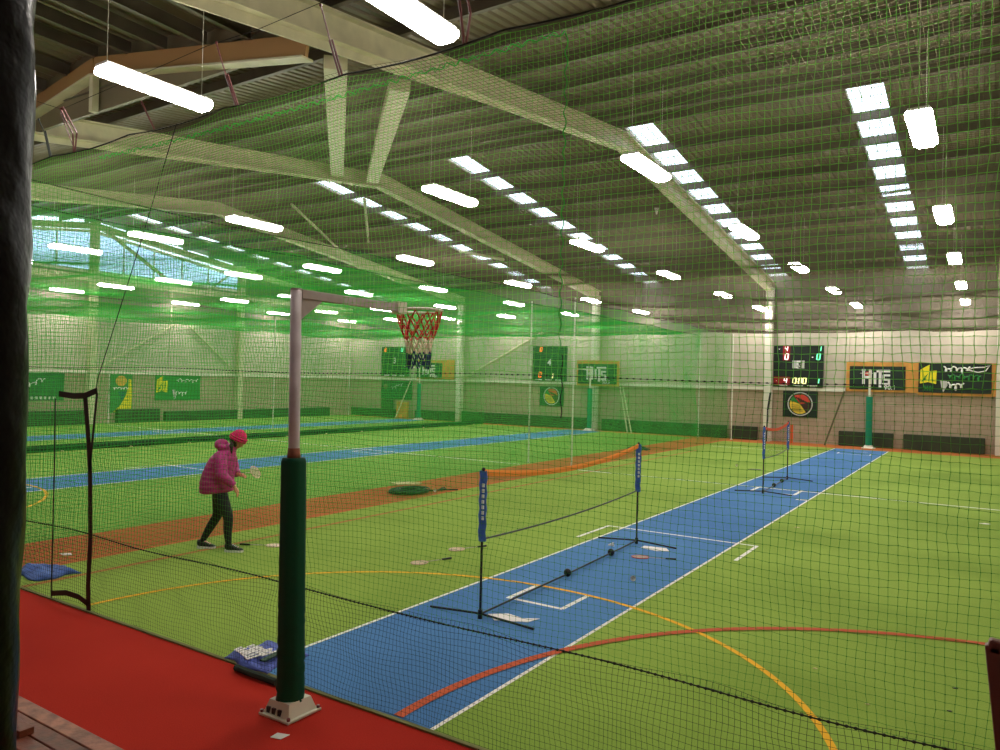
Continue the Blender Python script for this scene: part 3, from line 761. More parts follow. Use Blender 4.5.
s5 = scoreboard(-7.9, -5.87, 2.42, 4.22, '5', 'black scoreboard with red and green digits, marked 5, on the far wall', [
    ('4', .23, .86, .19, M_ledw), ('0', .23, .66, .24, M_ledw), ('1', .9, .86, .19, M_ledg), ('0', .87, .66, .24, M_ledg),
    ('4', .22, .09, .2, M_ledw), ('0', .40, .08, .24, M_ledy), ('0', .515, .08, .24, M_ledy), ('0', .60, .08, .24, M_ledy), ('-', .485, .11, .06, M_ledy), ('-', .485, .17, .06, M_ledy), ('1', .86, .09, .22, M_ledg),
    ('-', .10, .88, .1, M_ledw), ('-', .77, .68, .12, M_ledw), ('-', .06, .13, .05, M_ledw)])
y = FARY-.168
MB().box(-7.52, -7.22, y-.0, y+.01, 3.56, 4.2).build('red_panel', M_ledrb, s5); MB().box(-7.88, -7.2, y, y+.01, 2.5, 2.85).build('red_panel', M_ledrb, s5)
MB().box(-7.12, -6.62, y, y+.01, 3.22, 3.56).build('number_plate', M_sgrey, s5)
text('5', .3, M_board, s5, (-6.8, y-.01, 3.34), name='court_number')
s4 = scoreboard(-20.2, -18.2, 2.42, 4.24, '4', 'dark scoreboard with a few orange digits, marked 4, on the far wall', [
    ('0', .22, .84, .22, M_ledo), ('0', .2, .1, .26, M_ledo), ('7', .42, .1, .25, M_sgreen), ('1', .55, .08, .25, M_ledy)])
s3 = scoreboard(-30.85, -28.75, 2.48, 4.24, '3', 'dark scoreboard with orange and green digits, marked 3, on far wall', [
    ('8', .12, .84, .2, M_ledo), ('U', .74, .84, .22, M_ledg)])
for s_, xx in ((s5, (-7.5, -6.85, -6.3)), (s4, (-19.8, -19.2, -18.6)), (s3, (-30.4, -29.8, -29.2))):
    for x in xx:
        m = MB(); zc = 2.47 if s_ is not s3 else 2.53
        for k in range(7): m.box(x-.2+k*.058, x-.16+k*.058, FARY-.165, FARY-.158, zc-.025-(k % 3)*.006, zc+.03)
        m.build('caption_strip', M_swhite, s_)

def hits(x0, x1, z0, z1, ply, lb, off=0):
    o = empty('sponsor_sign', (0, -off, 0)); tag(o, lb, 'sign', 'black radio station signs on plywood')
    MB().box(ply[0], ply[1], FARY-.1, FARY-.03, z0-.09, z1+.17).build('plywood_backing', M_ply, o)
    MB().box(x0, x1, FARY-.125, FARY-.1, z0, z1).build('panel', M_sign, o)
    cx = (x0+x1)/2; H = z1-z0; y = FARY-.13
    s_ = H/1.0
    m = MB(); t = .11*s_
    def L(x, z): return (cx+x*s_, y, z0+z*s_)
    # H I T S drawn as heavy joined letters
    m.bar(L(-.52, .22), L(-.52, .86), .02, t, up=(1, 0, 0)); m.bar(L(-.26, .22), L(-.26, .86), .02, t, up=(1, 0, 0)); m.bar(L(-.52, .52), L(-.26, .52), .02, t)
    m.bar(L(-.6, .84), L(-.45, .84), .02, t*.7)
    m.bar(L(-.08, .24), L(-.08, .74), .02, t, up=(1, 0, 0)); m.bar(L(.12, .1), L(.12, .82), .02, t, up=(1, 0, 0)); m.bar(L(-.02, .8), L(.5, .8), .02, t)
    m.bar(L(.22, .62), L(.5, .62), .02, t*.8); m.bar(L(.25, .62), L(.25, .46), .02, t*.8, up=(1, 0, 0)); m.bar(L(.22, .44), L(.5, .44), .02, t*.8); m.bar(L(.46, .44), L(.46, .26), .02, t*.8, up=(1, 0, 0)); m.bar(L(.2, .25), L(.5, .25), .02, t*.8)
    m.build('logo_letters', M_swhite, o)
    MB().ball((cx-.38*s_, y-.01, z0+.68*s_), .09*s_, 12, 8, (1, .2, 1)).build('logo_dot', M_sred, o)
    text('90.1', .26*s_, M_swhite, o, (cx+.5*s_, y, z0+.1*s_), name='frequency')
hits(-4.84, -2.78, 2.38, 3.34, (-4.97, -2.34), 'black HITS 90.1 sign on plywood, right of the scoreboard marked 5')
hits(-17.32, -15.2, 2.32, 3.32, (-17.4, -15.1), 'black HITS 90.1 sign, green-tinted behind nets, right of the board marked 4', .4)
hits(-28.1, -26.25, 2.42, 3.3, (-28.1, -25.4), 'small HITS 90.1 sign on plywood, right of the board marked 3')

def squiggle(parent, pts, r, m, name='script_lettering'):
    return MB().tube(pts, r, 5).build(name, m, parent)
def scripty(parent, fn, u0, u1, v, amp, n, m, r=.02, seed=1):
    rr = random.Random(seed); P = []
    for i in range(n*10+1):
        t = i/(n*10); P.append(fn(u0+(u1-u0)*t+.3*(u1-u0)/n*math.sin(t*n*6.28), v+amp*math.cos(t*n*6.28)*(.6+.4*math.sin(i*.37+seed))))
    return squiggle(parent, P, r, m)
def flower_sign(fn, W, H, lb, parent_mat, box):
    """dark banner, yellow burst block at left, white script right; fn maps u(0..W), v(0..H)"""
    o = empty('banner_sign'); tag(o, lb, 'sign')
    box().build('panel', parent_mat, o)
    def quad(us, m, name):
        mm = MB(); a = [fn(*p) for p in us]; n = len(a)
        off = Vector(fn(0, 0, .012))-Vector(fn(0, 0))
        vs = [Vector(p) for p in a]+[Vector(p)+off for p in a]
        mm.add(vs, [tuple(range(n)), tuple(range(2*n-1, n-1, -1))]+[(i, (i+1) % n, n+(i+1) % n, n+i) for i in range(n)]); return mm.build(name, m, o)
    quad([(.02*W, .3*H), (.135*W, .36*H), (.25*W, .3*H), (.255*W, .76*H), (.15*W, .74*H), (.155*W, .96*H), (.06*W, .84*H), (.025*W, .78*H)], M_syel, 'yellow_emblem')
    fo = fn
    def q3(us):
        mm = MB(); a = [Vector(fn(p[0], p[1], .014)) for p in us]; off = Vector(fn(0, 0, .006))-Vector(fn(0, 0)); n = len(a)
        mm.add(a+[p+off for p in a], [tuple(range(n)), tuple(range(2*n-1, n-1, -1))]+[(i, (i+1) % n, n+(i+1) % n, n+i) for i in range(n)]); mm.build('green_vein', M_sgreen, o)
    q3([(.04*W, .72*H), (.09*W, .55*H), (.14*W, .66*H), (.10*W, .5*H)]); q3([(.09*W, .55*H), (.04*W, .36*H), (.11*W, .46*H)]); q3([(.15*W, .72*H), (.165*W, .72*H), (.15*W, .36*H), (.14*W, .4*H)]); q3([(.19*W, .7*H), (.2*W, .7*H), (.2*W, .4*H), (.19*W, .4*H)])
    return o, quad
def fy(x0, z0, y):
    return lambda u, v, d=0: (x0+u, y-d, z0+v)
def fx(y0, z0, x):
    return lambda u, v, d=0: (x+d, y0+u, z0+v)
# far wall, right: wide banner with yellow emblem
F = fy(-2.32, 2.32, FARY-.135)
ban, quad = flower_sign(F, 2.45, 1.15, 'black banner with yellow leaf emblem and white script at the right corner', M_sign, lambda: MB().box(-2.32, .12, FARY-.13, FARY-.1, 2.32, 3.49))
MB().box(-2.34, .38, FARY-.1, FARY-.04, 2.22, 3.5).build('plywood_backing', M_ply, ban)
scripty(ban, lambda u, v: F(u, v, .012), .85, 1.75, .92, .13, 5, M_swhite, .03, 1)
squiggle(ban, [F(1.6, .88, .012), F(1.85, 1.0, .012), F(2.2, 1.02, .012), F(2.38, 1.1, .012), F(2.25, .88, .012), F(2.0, .82, .012), F(1.7, .9, .012)], .022, M_swhite)
quad([(.74, .5), (.98, .46), (1.0, .3), (.86, .02), (.8, .2)], M_sgrey, 'grey_wedge')
scripty(ban, lambda u, v: F(u, v, .012), 1.0, 1.55, .27, .16, 3, M_swhite, .032, 2)
scripty(ban, lambda u, v: F(u, v, .012), 1.0, 2.1, .62, .12, 7, M_sgreen, .028, 3)
for k in range(4): quad([(.2+.09*k, .08), (.25+.09*k, .08), (.25+.09*k, .28), (.2+.09*k, .26)], M_sgreen, 'green_mark')
# left wall banners
FL = fx(21.15, 1.04, LX+.06)
b2, quad = flower_sign(FL, 2.45, 1.24, 'green banner with yellow leaf emblem on the left wall', M_sgreen, lambda: MB().box(LX+.02, LX+.06, 21.15, 23.6, 1.04, 2.28))
scripty(b2, lambda u, v: FL(u, v, .012), 1.1, 2.3, .95, .1, 6, M_swhite, .016, 4)
scripty(b2, lambda u, v: FL(u, v, .012), 1.0, 1.7, .32, .13, 4, M_swhite, .018, 5)
quad([(.9, .5), (1.05, .5), (1.1, .12), (1.0, .02)], M_sgrey, 'grey_wedge')
b3 = empty('banner_sign'); tag(b3, 'tall green banner with a broad yellow swirl on the left wall', 'sign')
FS = fx(18.95, .5, LX+.06)
MB().box(LX+.02, LX+.06, 18.95, 20.0, .5, 2.3).build('panel', mat('banner mint', (60, 140, 70), .6), b3)
def q2(o, us, FN, m, name):
    mm = MB(); n = len(us); vs = [FN(*p) for p in us]+[FN(p[0], p[1], .012) for p in us]
    mm.add(vs, [tuple(range(n)), tuple(range(2*n-1, n-1, -1))]+[(i, (i+1) % n, n+(i+1) % n, n+i) for i in range(n)]); return mm.build(name, m, o)
q2(b3, [(.15, .02), (1.0, .02), (1.02, 1.0), (.98, 1.5), (.86, 1.55), (.85, 1.2), (.75, .8), (.5, .35)], FS, M_syel, 'yellow_swirl')
MB().ball(FS(.5, 1.45), .27, 16, 8, (.05, 1, .9)).build('orange_disc', mat('banner orange', (226, 170, 70), .6), b3)
scripty(b3, lambda u, v: FS(u, v, .02), .1, .85, 1.1, .06, 5, M_swhite, .018, 12)
q2(b3, [(.35, .95), (.75, .95), (.55, .55)], FS, mat('banner teal', (30, 110, 90), .6), 'teal_shape')
b4 = empty('banner_sign'); tag(b4, 'green banner with white script low on left wall, beside the black post', 'sign')
FB = fx(14.6, 1.07, LX+.06)
MB().box(LX+.02, LX+.06, 14.6, 16.9, 1.07, 2.28).build('panel', mat('banner forest', (34, 106, 48), .6), b4)
scripty(b4, lambda u, v: FB(u, v+.35*(u-.8), .012), .3, 1.5, .65, .13, 5, M_swhite, .022, 6)
for k in range(9): MB().box(LX+.06, LX+.075, 15.0+.18*k, 15.1+.18*k, 1.14, 1.24).build('small_letter', M_swhite, b4)
# round emblem signs
def emblem(x0, x1, z0, z1, lb):
    o = empty('emblem_sign'); tag(o, lb, 'sign', 'square signs with a round emblem')
    MB().box(x0, x1, FARY-.06, FARY-.02, z0, z1).build('panel', M_sign, o)
    cx, cz = (x0+x1)/2, (z0+z1)/2; R = (z1-z0)*.44; y = FARY-.065
    def sector(a0, a1, r, m, nm, dy=0):
        pts = [(cx, cz)]+[(cx+r*math.cos(a), cz+r*math.sin(a)) for a in np.linspace(a0, a1, 20)]
        MB().prism(pts, 'y', y-dy-.006, y-dy).build(nm, m, o)
    MB().tube([(cx+R*math.cos(a), y, cz+R*math.sin(a)) for a in np.linspace(0, 2*math.pi, 49)[:-1]], .025, 5, closed=True).build('ring', M_sgrey, o)
    sector(math.radians(-50), math.radians(125), R*.86, mat('emblem red', (200, 60, 40), .6), 'red_half')
    sector(math.radians(-50), math.radians(10), R*.86, mat('emblem brown', (60, 30, 20), .6), 'dark_part', .004)
    sector(math.radians(130), math.radians(305), R*.86, mat('emblem yellow', (235, 200, 60), .6), 'yellow_half')
    sector(math.radians(130), math.radians(160), R*.86, M_sgreen, 'green_part', .004)
    m = MB()
    for k in range(5): m.bar((cx-.35*R+k*.2*R, y-.012, cz+.62*R-.3*k*R*.3), (cx+.1*R+k*.18*R, y-.012, cz+.2*R-.2*k*R*.3), .005, .03)
    for k in range(4): m.bar((cx-.7*R, y-.012, cz-.1*R-.17*k*R), (cx-.05*R+.1*k*R, y-.012, cz-.1*R-.17*k*R), .005, .02)
    m.build('stripes', M_board, o)
emblem(-7.5, -6.08, 1.12, 2.24, 'square sign with round red and yellow emblem under scoreboard marked 5')
emblem(-19.78, -18.36, 1.12, 2.14, 'square sign with round yellow emblem, green-tinted, under scoreboard marked 4')
o = empty('banner_sign'); tag(o, 'dark green banner with pale script under the scoreboard marked 3', 'sign')
MB().box(-30.9, -28.5, FARY-.06, FARY-.02, 1.1, 2.22).build('panel', mat('banner bottle', (22, 78, 36), .6), o)
FF = fy(-30.9, 1.1, FARY-.06); scripty(o, lambda u, v: FF(u, v+.3*(u-1), .01), .8, 1.7, .7, .1, 4, M_sgrey, .018, 8)
MB().ball(FF(.35, .75), .16, 10, 6, (1, .1, 1)).build('rose_mark', mat('banner rose', (130, 110, 80), .7), o)
o = MB().box(-29.4, -28.5, FARY-.36, FARY-.3, .012, .98).build('plywood_sheet', M_ply, bevel=.01); tag(o, 'plywood sheet propped at wall foot beside left court far netball post', 'board')
o = MB().box(-30.6, -29.7, FARY-.38, FARY-.28, .012, 1.08).build('padded_board', M_bench, bevel=.02); tag(o, 'dark green upright board at the wall foot left of the plywood sheet', 'board')
# leaning props
for a, b, lb, mt in (((-5.02, 34.1, 2.28), (-5.65, 33.5, .02), 'olive pole leaning from the left end of the near HITS sign', mat('prop olive', (96, 92, 60), .7)), ((-15.0, 34.1, 2.2), (-14.25, 33.5, .02), 'pole leaning right of the middle HITS sign', M_steel), ((-15.15, 34.1, 2.2), (-14.45, 33.5, .02), 'second pole leaning beside the one right of the middle HITS sign', M_steel), ((-28.5, 34.1, 2.2), (-29.1, 33.5, .02), 'pole leaning left of the left court netball post', M_steel)):
    o = MB().tube([a, b], .035, 8).build('leaning_pole', mt); tag(o, lb, 'pole')
m = MB().bar((-7.92, 33.75, 2.14), (-8.02, 33.75, 1.4), .03, .07).bar((-8.02, 33.75, 1.42), (-8.05, 33.75, .012), .03, .05)
o = m.build('black_strap', M_black); tag(o, 'black strap hanging against the white column left of emblem sign', 'strap')
o = MB().box(-7.03, -6.93, 33.6, 33.68, .01, .82).build('orange_post', mat('orange plastic', (216, 84, 30), .5), bevel=.01); tag(o, 'small orange upright post at the far wall below the emblem sign', 'post')

# ------------------------------------------------------------------ badminton nets
def badminton(x, y0, y1, tapem, lb, skew=0, sr=.032):
    root = empty('badminton_net', (x, y0, .014)); root.rotation_euler = (0, 0, skew); tag(root, lb, 'badminton net', 'portable badminton nets on the near pitch')
    L = y1-y0; H = 1.5
    for k, yy in enumerate((0, L)):
        MB().tube([(0, yy, .03), (0, yy, H)], .013, 10).build('post', M_plast, root)
        s_ = MB(); vs = []; fs = []; n = 14; nz = 24
        for i in range(nz+1):
            z = H-.72+.71*i/nz
            for q in range(n):
                a = 2*math.pi*q/n; R = sr+.005*math.sin(z*40+q*1.3)
                vs.append((R*math.cos(a)*1.25, yy+R*math.sin(a), z))
        for i in range(nz):
            for q in range(n): fs.append((i*n+q, i*n+(q+1) % n, (i+1)*n+(q+1) % n, (i+1)*n+q))
        sl = s_.add(vs, fs).build('sleeve', M_sleeve, root, smooth=True)
        for i in range(7): MB().box(sr*.3, sr*1.05, yy-sr*1.2, yy-sr*.85, H-.5+.055*i, H-.465+.055*i).build('white_mark', M_swhite, sl)
        MB().ball((0, yy, H+.005), .02, 8, 6).build('post_cap', M_plast, root)
        MB().tube([(-.62, yy, .012), (0, yy, .05), (.62, yy, .012)], .012, 8).build('foot_bar', M_plast, root)
        MB().tube([(0, yy, .0), (0, yy, .09)], .024, 10).build('foot_joint', M_plast, root)
    top = lambda t: H-.02-.17*4*t*(1-t)*(.8 if L > 3.5 else .6); bot = lambda t: H-.70-.05*4*t*(1-t)
    T = np.linspace(0, 1, 40)
    # tape: folded band
    m = MB(); vs = []; fs = []
    for t in T:
        for dz, dx in ((.025, 0), (0, .01), (-.04, .008), (-.04, -.008), (0, -.01)): vs.append((dx, t*L, top(t)+dz))
    for i in range(len(T)-1):
        for k in range(5): fs.append((i*5+k, i*5+(k+1) % 5, (i+1)*5+(k+1) % 5, (i+1)*5+k))
    m.add(vs, fs).build('top_tape', tapem, root)
    MB().tube([(0, t*L, bot(t)) for t in T], .010, 6).build('bottom_cord', M_plast, root)
    n = int(L/.022); m = MB()
    for i in range(n+1):
        t = i/n; m.tube([(0, t*L, top(t)-.02), (0, t*L, bot(t))], .0003, 3, cap=False)
    for j in range(1, 28):
        f = j/28; m.tube([(0, t*L, (top(t)-.02)*(1-f)+bot(t)*f) for t in np.linspace(0, 1, 16)], .0003, 3, cap=False)
    m.build('netting', mat('fine net twine', (30, 34, 30), .8), root)
    MB().tube([(0, .02, .045), (0, L*.45, .035), (0, L-.02, .045)], .011, 8).build('base_rail', M_plast, root)
    for f in (.46, .775) if L > 3.5 else (.42, .75):
        m = MB().ball((0, f*L, .05), .05, 12, 8, (1, .8, 1)); m.build('rail_knob', M_plast, root)
        
    return root
badminton(-4.255, 6.27, 10.60, M_tape, 'near badminton net with orange top tape and blue sleeved posts', .03)
badminton(-4.19, 17.36, 20.41, M_tapr, 'small distant badminton net with red top tape', .043, .022)

# ------------------------------------------------------------------ rackets and small things on the courts
def racket(loc, ang, lb, m_head=M_rbody, tilt=0, scale=.9, handle=M_plast, shaft=M_gal):
    r = empty('badminton_racket', loc, ang); r.rotation_euler = (tilt, 0, ang) if not isinstance(tilt, tuple) else (tilt[0], tilt[1], ang); r.scale = (scale,)*3
    tag(r, lb, 'racket', 'badminton rackets')
    P = [(.13*math.cos(a)+.54, .105*math.sin(a), .012) for a in np.linspace(0, 2*math.pi, 33)[:-1]]
    MB().tube(P, .006, 6, closed=True).build('head_frame', m_head, r)
    m = MB()
    for k in range(-9, 10):
        x = k*.0135; h = .105*math.sqrt(max(0, 1-(x/.13)**2)); m.tube([(.54+x, -h, .012), (.54+x, h, .012)], .0018, 3)
    for k in range(-7, 8):
        yv = k*.0135; h = .13*math.sqrt(max(0, 1-(yv/.105)**2)); m.tube([(.54-h, yv, .012), (.54+h, yv, .012)], .0018, 3)
    m.build('strings', mat('racket strings', (244, 222, 206), .5), r)
    MB().tube([(.15, 0, .012), (.41, 0, .012)], .0045, 6).build('shaft', shaft, r)
    MB().tube([(0, 0, .014), (.16, 0, .014)], [.015, .012], 10).build('grip', handle, r)
    return r
racket((-5.98, 8.09, .014), math.atan2(7.68-8.19, -6.22+6.02)+.0, 'badminton racket with black grip lying on turf left of the near net')
racket((-6.03, 9.0, .014), math.atan2(8.45-9.2, -6.3+5.95), 'badminton racket lying behind the near left net post')
racket((-3.53, 9.95, .017), math.atan2(9.72-9.95, -4.1+3.53), 'red-stringed badminton racket with black grip lying on the blue pitch', m_head=M_sred)
racket((-8.78, 6.88, .014), math.atan2(7.12-6.88, -8.38+8.78), 'badminton racket lying on turf at the person\'s front foot')
def flat(name, pts, z, th, m, lb, cat):
    o = MB().prism(pts, 'z', z, z+th).build(name, m, bevel=.002); tag(o, lb, cat); return o
flat('paper_sheet', [(-4.26, 6.42), (-4.1, 6.56), (-3.9, 6.52), (-3.76, 6.62), (-3.8, 6.45), (-4.1, 6.3)], .016, .006, M_paper, 'crumpled white sheet lying at the near badminton net foot', 'paper')
flat('paper_sheet', [(-4.22, 10.35), (-4.22, 10.5), (-3.9, 10.56), (-3.8, 10.4), (-3.95, 10.3)], .016, .006, M_paper, 'white sheet lying at the far foot of near badminton net', 'paper')
def shuttle(x, y, z, lb, up=1, rot=(0, 0, 0)):
    s_ = empty('shuttlecock', (x, y, z)); s_.rotation_euler = rot; tag(s_, lb, 'shuttlecock', 'white shuttlecocks')
    MB().ball((0, 0, .012), .014, 8, 6).build('cork', M_paper, s_)
    m = MB(); n = 12; vs = [(R*math.cos(2*math.pi*k/n), R*math.sin(2*math.pi*k/n), zz) for zz, R in ((.02, .012), (.085, .034)) for k in range(n)]
    m.add(vs, [(k, (k+1) % n, n+(k+1) % n, n+k) for k in range(n)]).build('feathers', M_paper, s_)
for x, y, z, lb, rot in ((-3.77, 9.55, 4.7, 'shuttlecock caught in the overhead net above the near pitch', (0, 0, 0)), (-6.1, 20.1, 4.69, 'shuttlecock caught in the overhead net far back on the left', (0, 0, 0)), (-3.3, 22.5, 4.69, 'shuttlecock caught in the overhead net far back on the right', (0, 0, 0)),
                          (-9.82, 12.6, .04, 'shuttlecock on the brown corridor beside the coiled hose', (1.4, 0, 1)), (-4.62, 10.1, .045, 'shuttlecock on the blue pitch by the far foot of near net', (1.4, 0, 2)), (-6.18, 22.5, .045, 'shuttlecock lying on turf left of the small distant net', (1.4, 0, 0)), (-3.6, 8.6, .045, 'shuttlecock lying on the blue pitch midway under the near net', (1.4, 0, .5))):
    shuttle(x, y, z, lb, rot=rot)
# coiled hose
h = empty('hose_coil', (-10.15, 12.2, .012)); tag(h, 'dark green hose lying in a flat coil on the brown corridor', 'hose')
P = []
for i in range(420):
    a = i*.16; R = .18+.20*(.5+.5*math.sin(i*.071)); P.append((R*math.cos(a)*1.0, R*math.sin(a)*1.25, .02+.05*(.5+.5*math.sin(i*.13))))
P += [(.3, .5, .02), (.35, .8, .02), (.15, 1.0, .02), (.3, .6, .02), (.6, .9, .02)]
MB().tube(P, .014, 6).build('hose', M_coil, h)
flat('small_board', [(-11.35, 12.9), (-11.1, 13.3), (-10.75, 13.35), (-10.7, 13.15), (-11.0, 12.8)], .014, .03, M_beige, 'small beige board lying behind the coiled hose', 'board')
o = MB(); P = []
for i in range(120):
    a = i*.3; R = .15+.25*abs(math.sin(i*.2)); P.append((-10.6+R*math.cos(a), 25.6+R*1.4*math.sin(a), .03+.03*math.sin(i)))
o = o.tube(P, .02, 5).build('net_bundle', M_coil); tag(o, 'small dark green bundle far along the brown corridor', 'bundle')
flat('paper_scrap', [(-5.75, 22.0), (-5.4, 22.1), (-5.42, 22.25), (-5.7, 22.2)], .014, .01, M_plast, 'thin dark scrap on turf left of the small distant net', 'scrap')
flat('paper_scrap', [(-3.4, 16.9), (-3.15, 16.95), (-3.15, 17.05), (-3.4, 17.0)], .014, .004, M_paper, 'white scrap right of the small distant net', 'scrap')
for x, y, s_, m, lb in ((-1.2, 6.91, .02, M_beige, 'tiny tan leaf on turf near the yellow arc'), (-.73, 6.38, .018, M_beige, 'tiny tan leaf on turf, the nearer of two'), (-.18, 7.15, .022, M_plast, 'tiny black scrap on turf at the right'), (-.2, 6.62, .02, M_plast, 'tiny black scrap on turf at right, nearer one'), (.0, 16.3, .09, M_paper, 'pale scrap far right on the turf'), (-2.7, 13.6, .05, M_beige, 'pale scrap on turf right of the pitch, mid court'), (-10.05, 5.15, .1, M_paper, 'pink-white scrap on brown corridor by the black post')):
    flat('scrap', [(x-s_, y-s_*.4), (x+s_*.3, y-s_*.6), (x+s_, y+s_*.2), (x, y+s_*.6)], .013, .006, m, lb, 'scrap')
flat('scrap', [(-3.98, 3.4), (-3.9, 3.42), (-3.9, 3.5), (-3.99, 3.47)], .001, .004, M_paper, 'small white chip on the red floor beside the netball post base', 'scrap')
# folded blue banner and blue bag at the net foot
def crumple(name, x0, x1, y0, y1, h, m, lb, cat, seed, rot=0):
    n = 26; r = np.random.default_rng(seed); vs = []; fs = []
    ph = r.uniform(0, 6.28, 8)
    cx, cy = (x0+x1)/2, (y0+y1)/2
    for i in range(n+1):
        for j in range(n+1):
            u, v = i/n, j/n; e = (4*u*(1-u)*4*v*(1-v))**.3
            z = .02+h*e*(.55+.25*math.sin(7*u+ph[0]+3*v)+.2*math.sin(11*v+ph[1]+4*u)+.1*math.sin(23*u+17*v+ph[2]))
            x = (u-.5)*(x1-x0)+.03*math.sin(9*v+ph[3]); y = (v-.5)*(y1-y0)+.03*math.sin(8*u+ph[4])
            vs.append((x, y, max(.016, z)))
    for i in range(n):
        for j in range(n): a = i*(n+1)+j; fs.append((a, a+n+1, a+n+2, a+1))
    o = MB().add(vs, fs).build(name, m, smooth=True); o.location = (cx, cy, 0); o.rotation_euler = (0, 0, rot)
    s_ = o.modifiers.new('s', 'SOLIDIFY'); s_.thickness = .01; s_.offset = -1
    tag(o, lb, cat); return o
fb = crumple('folded_banner', -5.40, -4.84, 4.06, 4.54, .05, M_cloth, 'folded blue banner with white lettering lying at the net foot behind netball post', 'banner', 5, -.05)
m = MB(); rr = random.Random(4)
for row, (yy, hh) in enumerate(((-.11, .055), (-.02, .04))):
    for k in range(7):
        x = -.2+k*.042+row*.03; a = rr.uniform(-.02, .02); hh *= 1.15
        m.bar((x, yy-hh*.8, .077), (x+a, yy+hh*rr.uniform(.3, 1), .079), .026, .006)
        if k % 2: m.bar((x, yy+hh*rr.uniform(-.6, .6), .08), (x+.045, yy+hh*rr.uniform(-.6, .6), .08), .014, .006)
m.build('white_marks', M_paper, fb)
MB().bar((.1, .16, .072), (.17, -.16, .072), .05, .012).build('banner_edge', M_coil, fb)
o = MB().tube([(-5.1, 3.99, .03), (-4.85, 3.97, .035), (-4.6, 3.98, .03)], .028, 8).build('rolled_netting', M_netb); tag(o, 'roll of black netting along the floor edge behind the netball post', 'netting')
crumple('blue_bag', -9.66, -8.98, 4.28, 4.75, .1, M_cloth2, 'crumpled blue bag lying on turf beside the black post', 'bag', 9, .1)

# ------------------------------------------------------------------ foreground: post, bench, railing, deck
dk = MB().box(-2.2, RX-.02, BY+.1, .95, .82, .93).build('viewing_deck', M_deck); tag(dk, 'raised timber deck the picture is taken from', 'deck')
m = MB()
for x in (-2.1, -.2, 1.6):
    for y in (.85, -3.6): m.box(x-.05, x+.05, y-.05, y+.05, 0, .82)
m.build('deck_legs', M_deck, dk)
vs = []; fs = []; n = 28; nz = 90
px_, py_ = -1.353, .515
for i in range(nz+1):
    z = .93+4.5*i/nz
    for k in range(n):
        a = 2*math.pi*k/n; R = .097+.004*(z-2.4)+.004*math.sin(z*3.1+a*2)+.003*math.sin(z*11+a*3+2*math.sin(z*2))+.002*math.sin(z*27+a*5)+.008*math.exp(-((z-2.6)/.06)**2)*max(0, math.sin(a))
        vs.append((R*math.cos(a), R*math.sin(a), z-.93))
for i in range(nz):
    for k in range(n): fs.append((i*n+k, i*n+(k+1) % n, (i+1)*n+(k+1) % n, (i+1)*n+k))
fs += [tuple(range(n))[::-1], tuple(nz*n+k for k in range(n))]
o = MB().add(vs, fs).build('padded_post', M_vinyl, smooth=True); o.location = (px_, py_, .93); tag(o, 'thick post wrapped in glossy black plastic at the left edge, nearest the viewer', 'post')
bn = empty('timber_bench', (0, 0, 0)); tag(bn, 'weathered red-brown slatted timber bench at the bottom left corner', 'bench')
for i in range(5):
    y1 = 2.245-i*.108
    MB().box(-6.2, -3.0, y1-.098, y1, .41, .45).build('slat', M_woodl if i == 0 else M_wood, bn, bevel=.004)
for x in (-6.0, -4.6, -3.2):
    MB().box(x-.04, x+.04, 1.75, 2.2, .33, .41).build('bearer', M_wood, bn)
    for y in (1.8, 2.15): MB().box(x-.04, x+.04, y-.035, y+.035, 0, .35).build('leg', M_wood, bn)
o = MB().box(-4.75, -4.30, 1.985, 2.06, .452, .49).build('timber_offcut', M_wood, bevel=.003); o.parent = None; tag(o, 'short dark timber piece lying on the bench slats', 'timber piece')
rl = empty('metal_railing', (.012, 1.2, .0)); tag(rl, 'maroon metal frame with pale rose panel at the bottom right edge', 'railing')
rl.rotation_euler = (0, 0, 0)
lean = .105
def rp(x, z, y=0): return (x+(2.157-z)*lean, y, z)
m = MB(); m.bar(rp(.008, 2.15), rp(.008, 1.05), .016, .016, up=(0, 1, 0)); m.bar(rp(.6, 2.05), rp(.6, 1.05), .022, .022, up=(0, 1, 0))
m.bar(rp(0.003, 2.148), rp(.62, 2.07), .016, .016, up=(0, 0, 1)); m.bar(rp(.0, 1.1), rp(.62, 1.1), .022, .022, up=(0, 0, 1))
m.build('frame', M_maroon, rl, bevel=.003)
m = MB().prism([(rp(.03, 2.11)[0], 2.128), (rp(.59, 2.04)[0], 2.05), (rp(.59, 1.12)[0], 1.12), (rp(.03, 1.12)[0], 1.12)], 'y', .004, .010); m.build('panel', M_rose, rl)
m = MB().bar(rp(.05, 1.1), (rp(.05, 1.1)[0], 0, 0.0), .03, .03, up=(0, 1, 0)).bar(rp(.55, 1.1), (rp(.55, 1.1)[0], 0, .0), .03, .03, up=(0, 1, 0)); m.build('leg', M_maroon, rl)
rl.location = (.001, 1.0, 0)

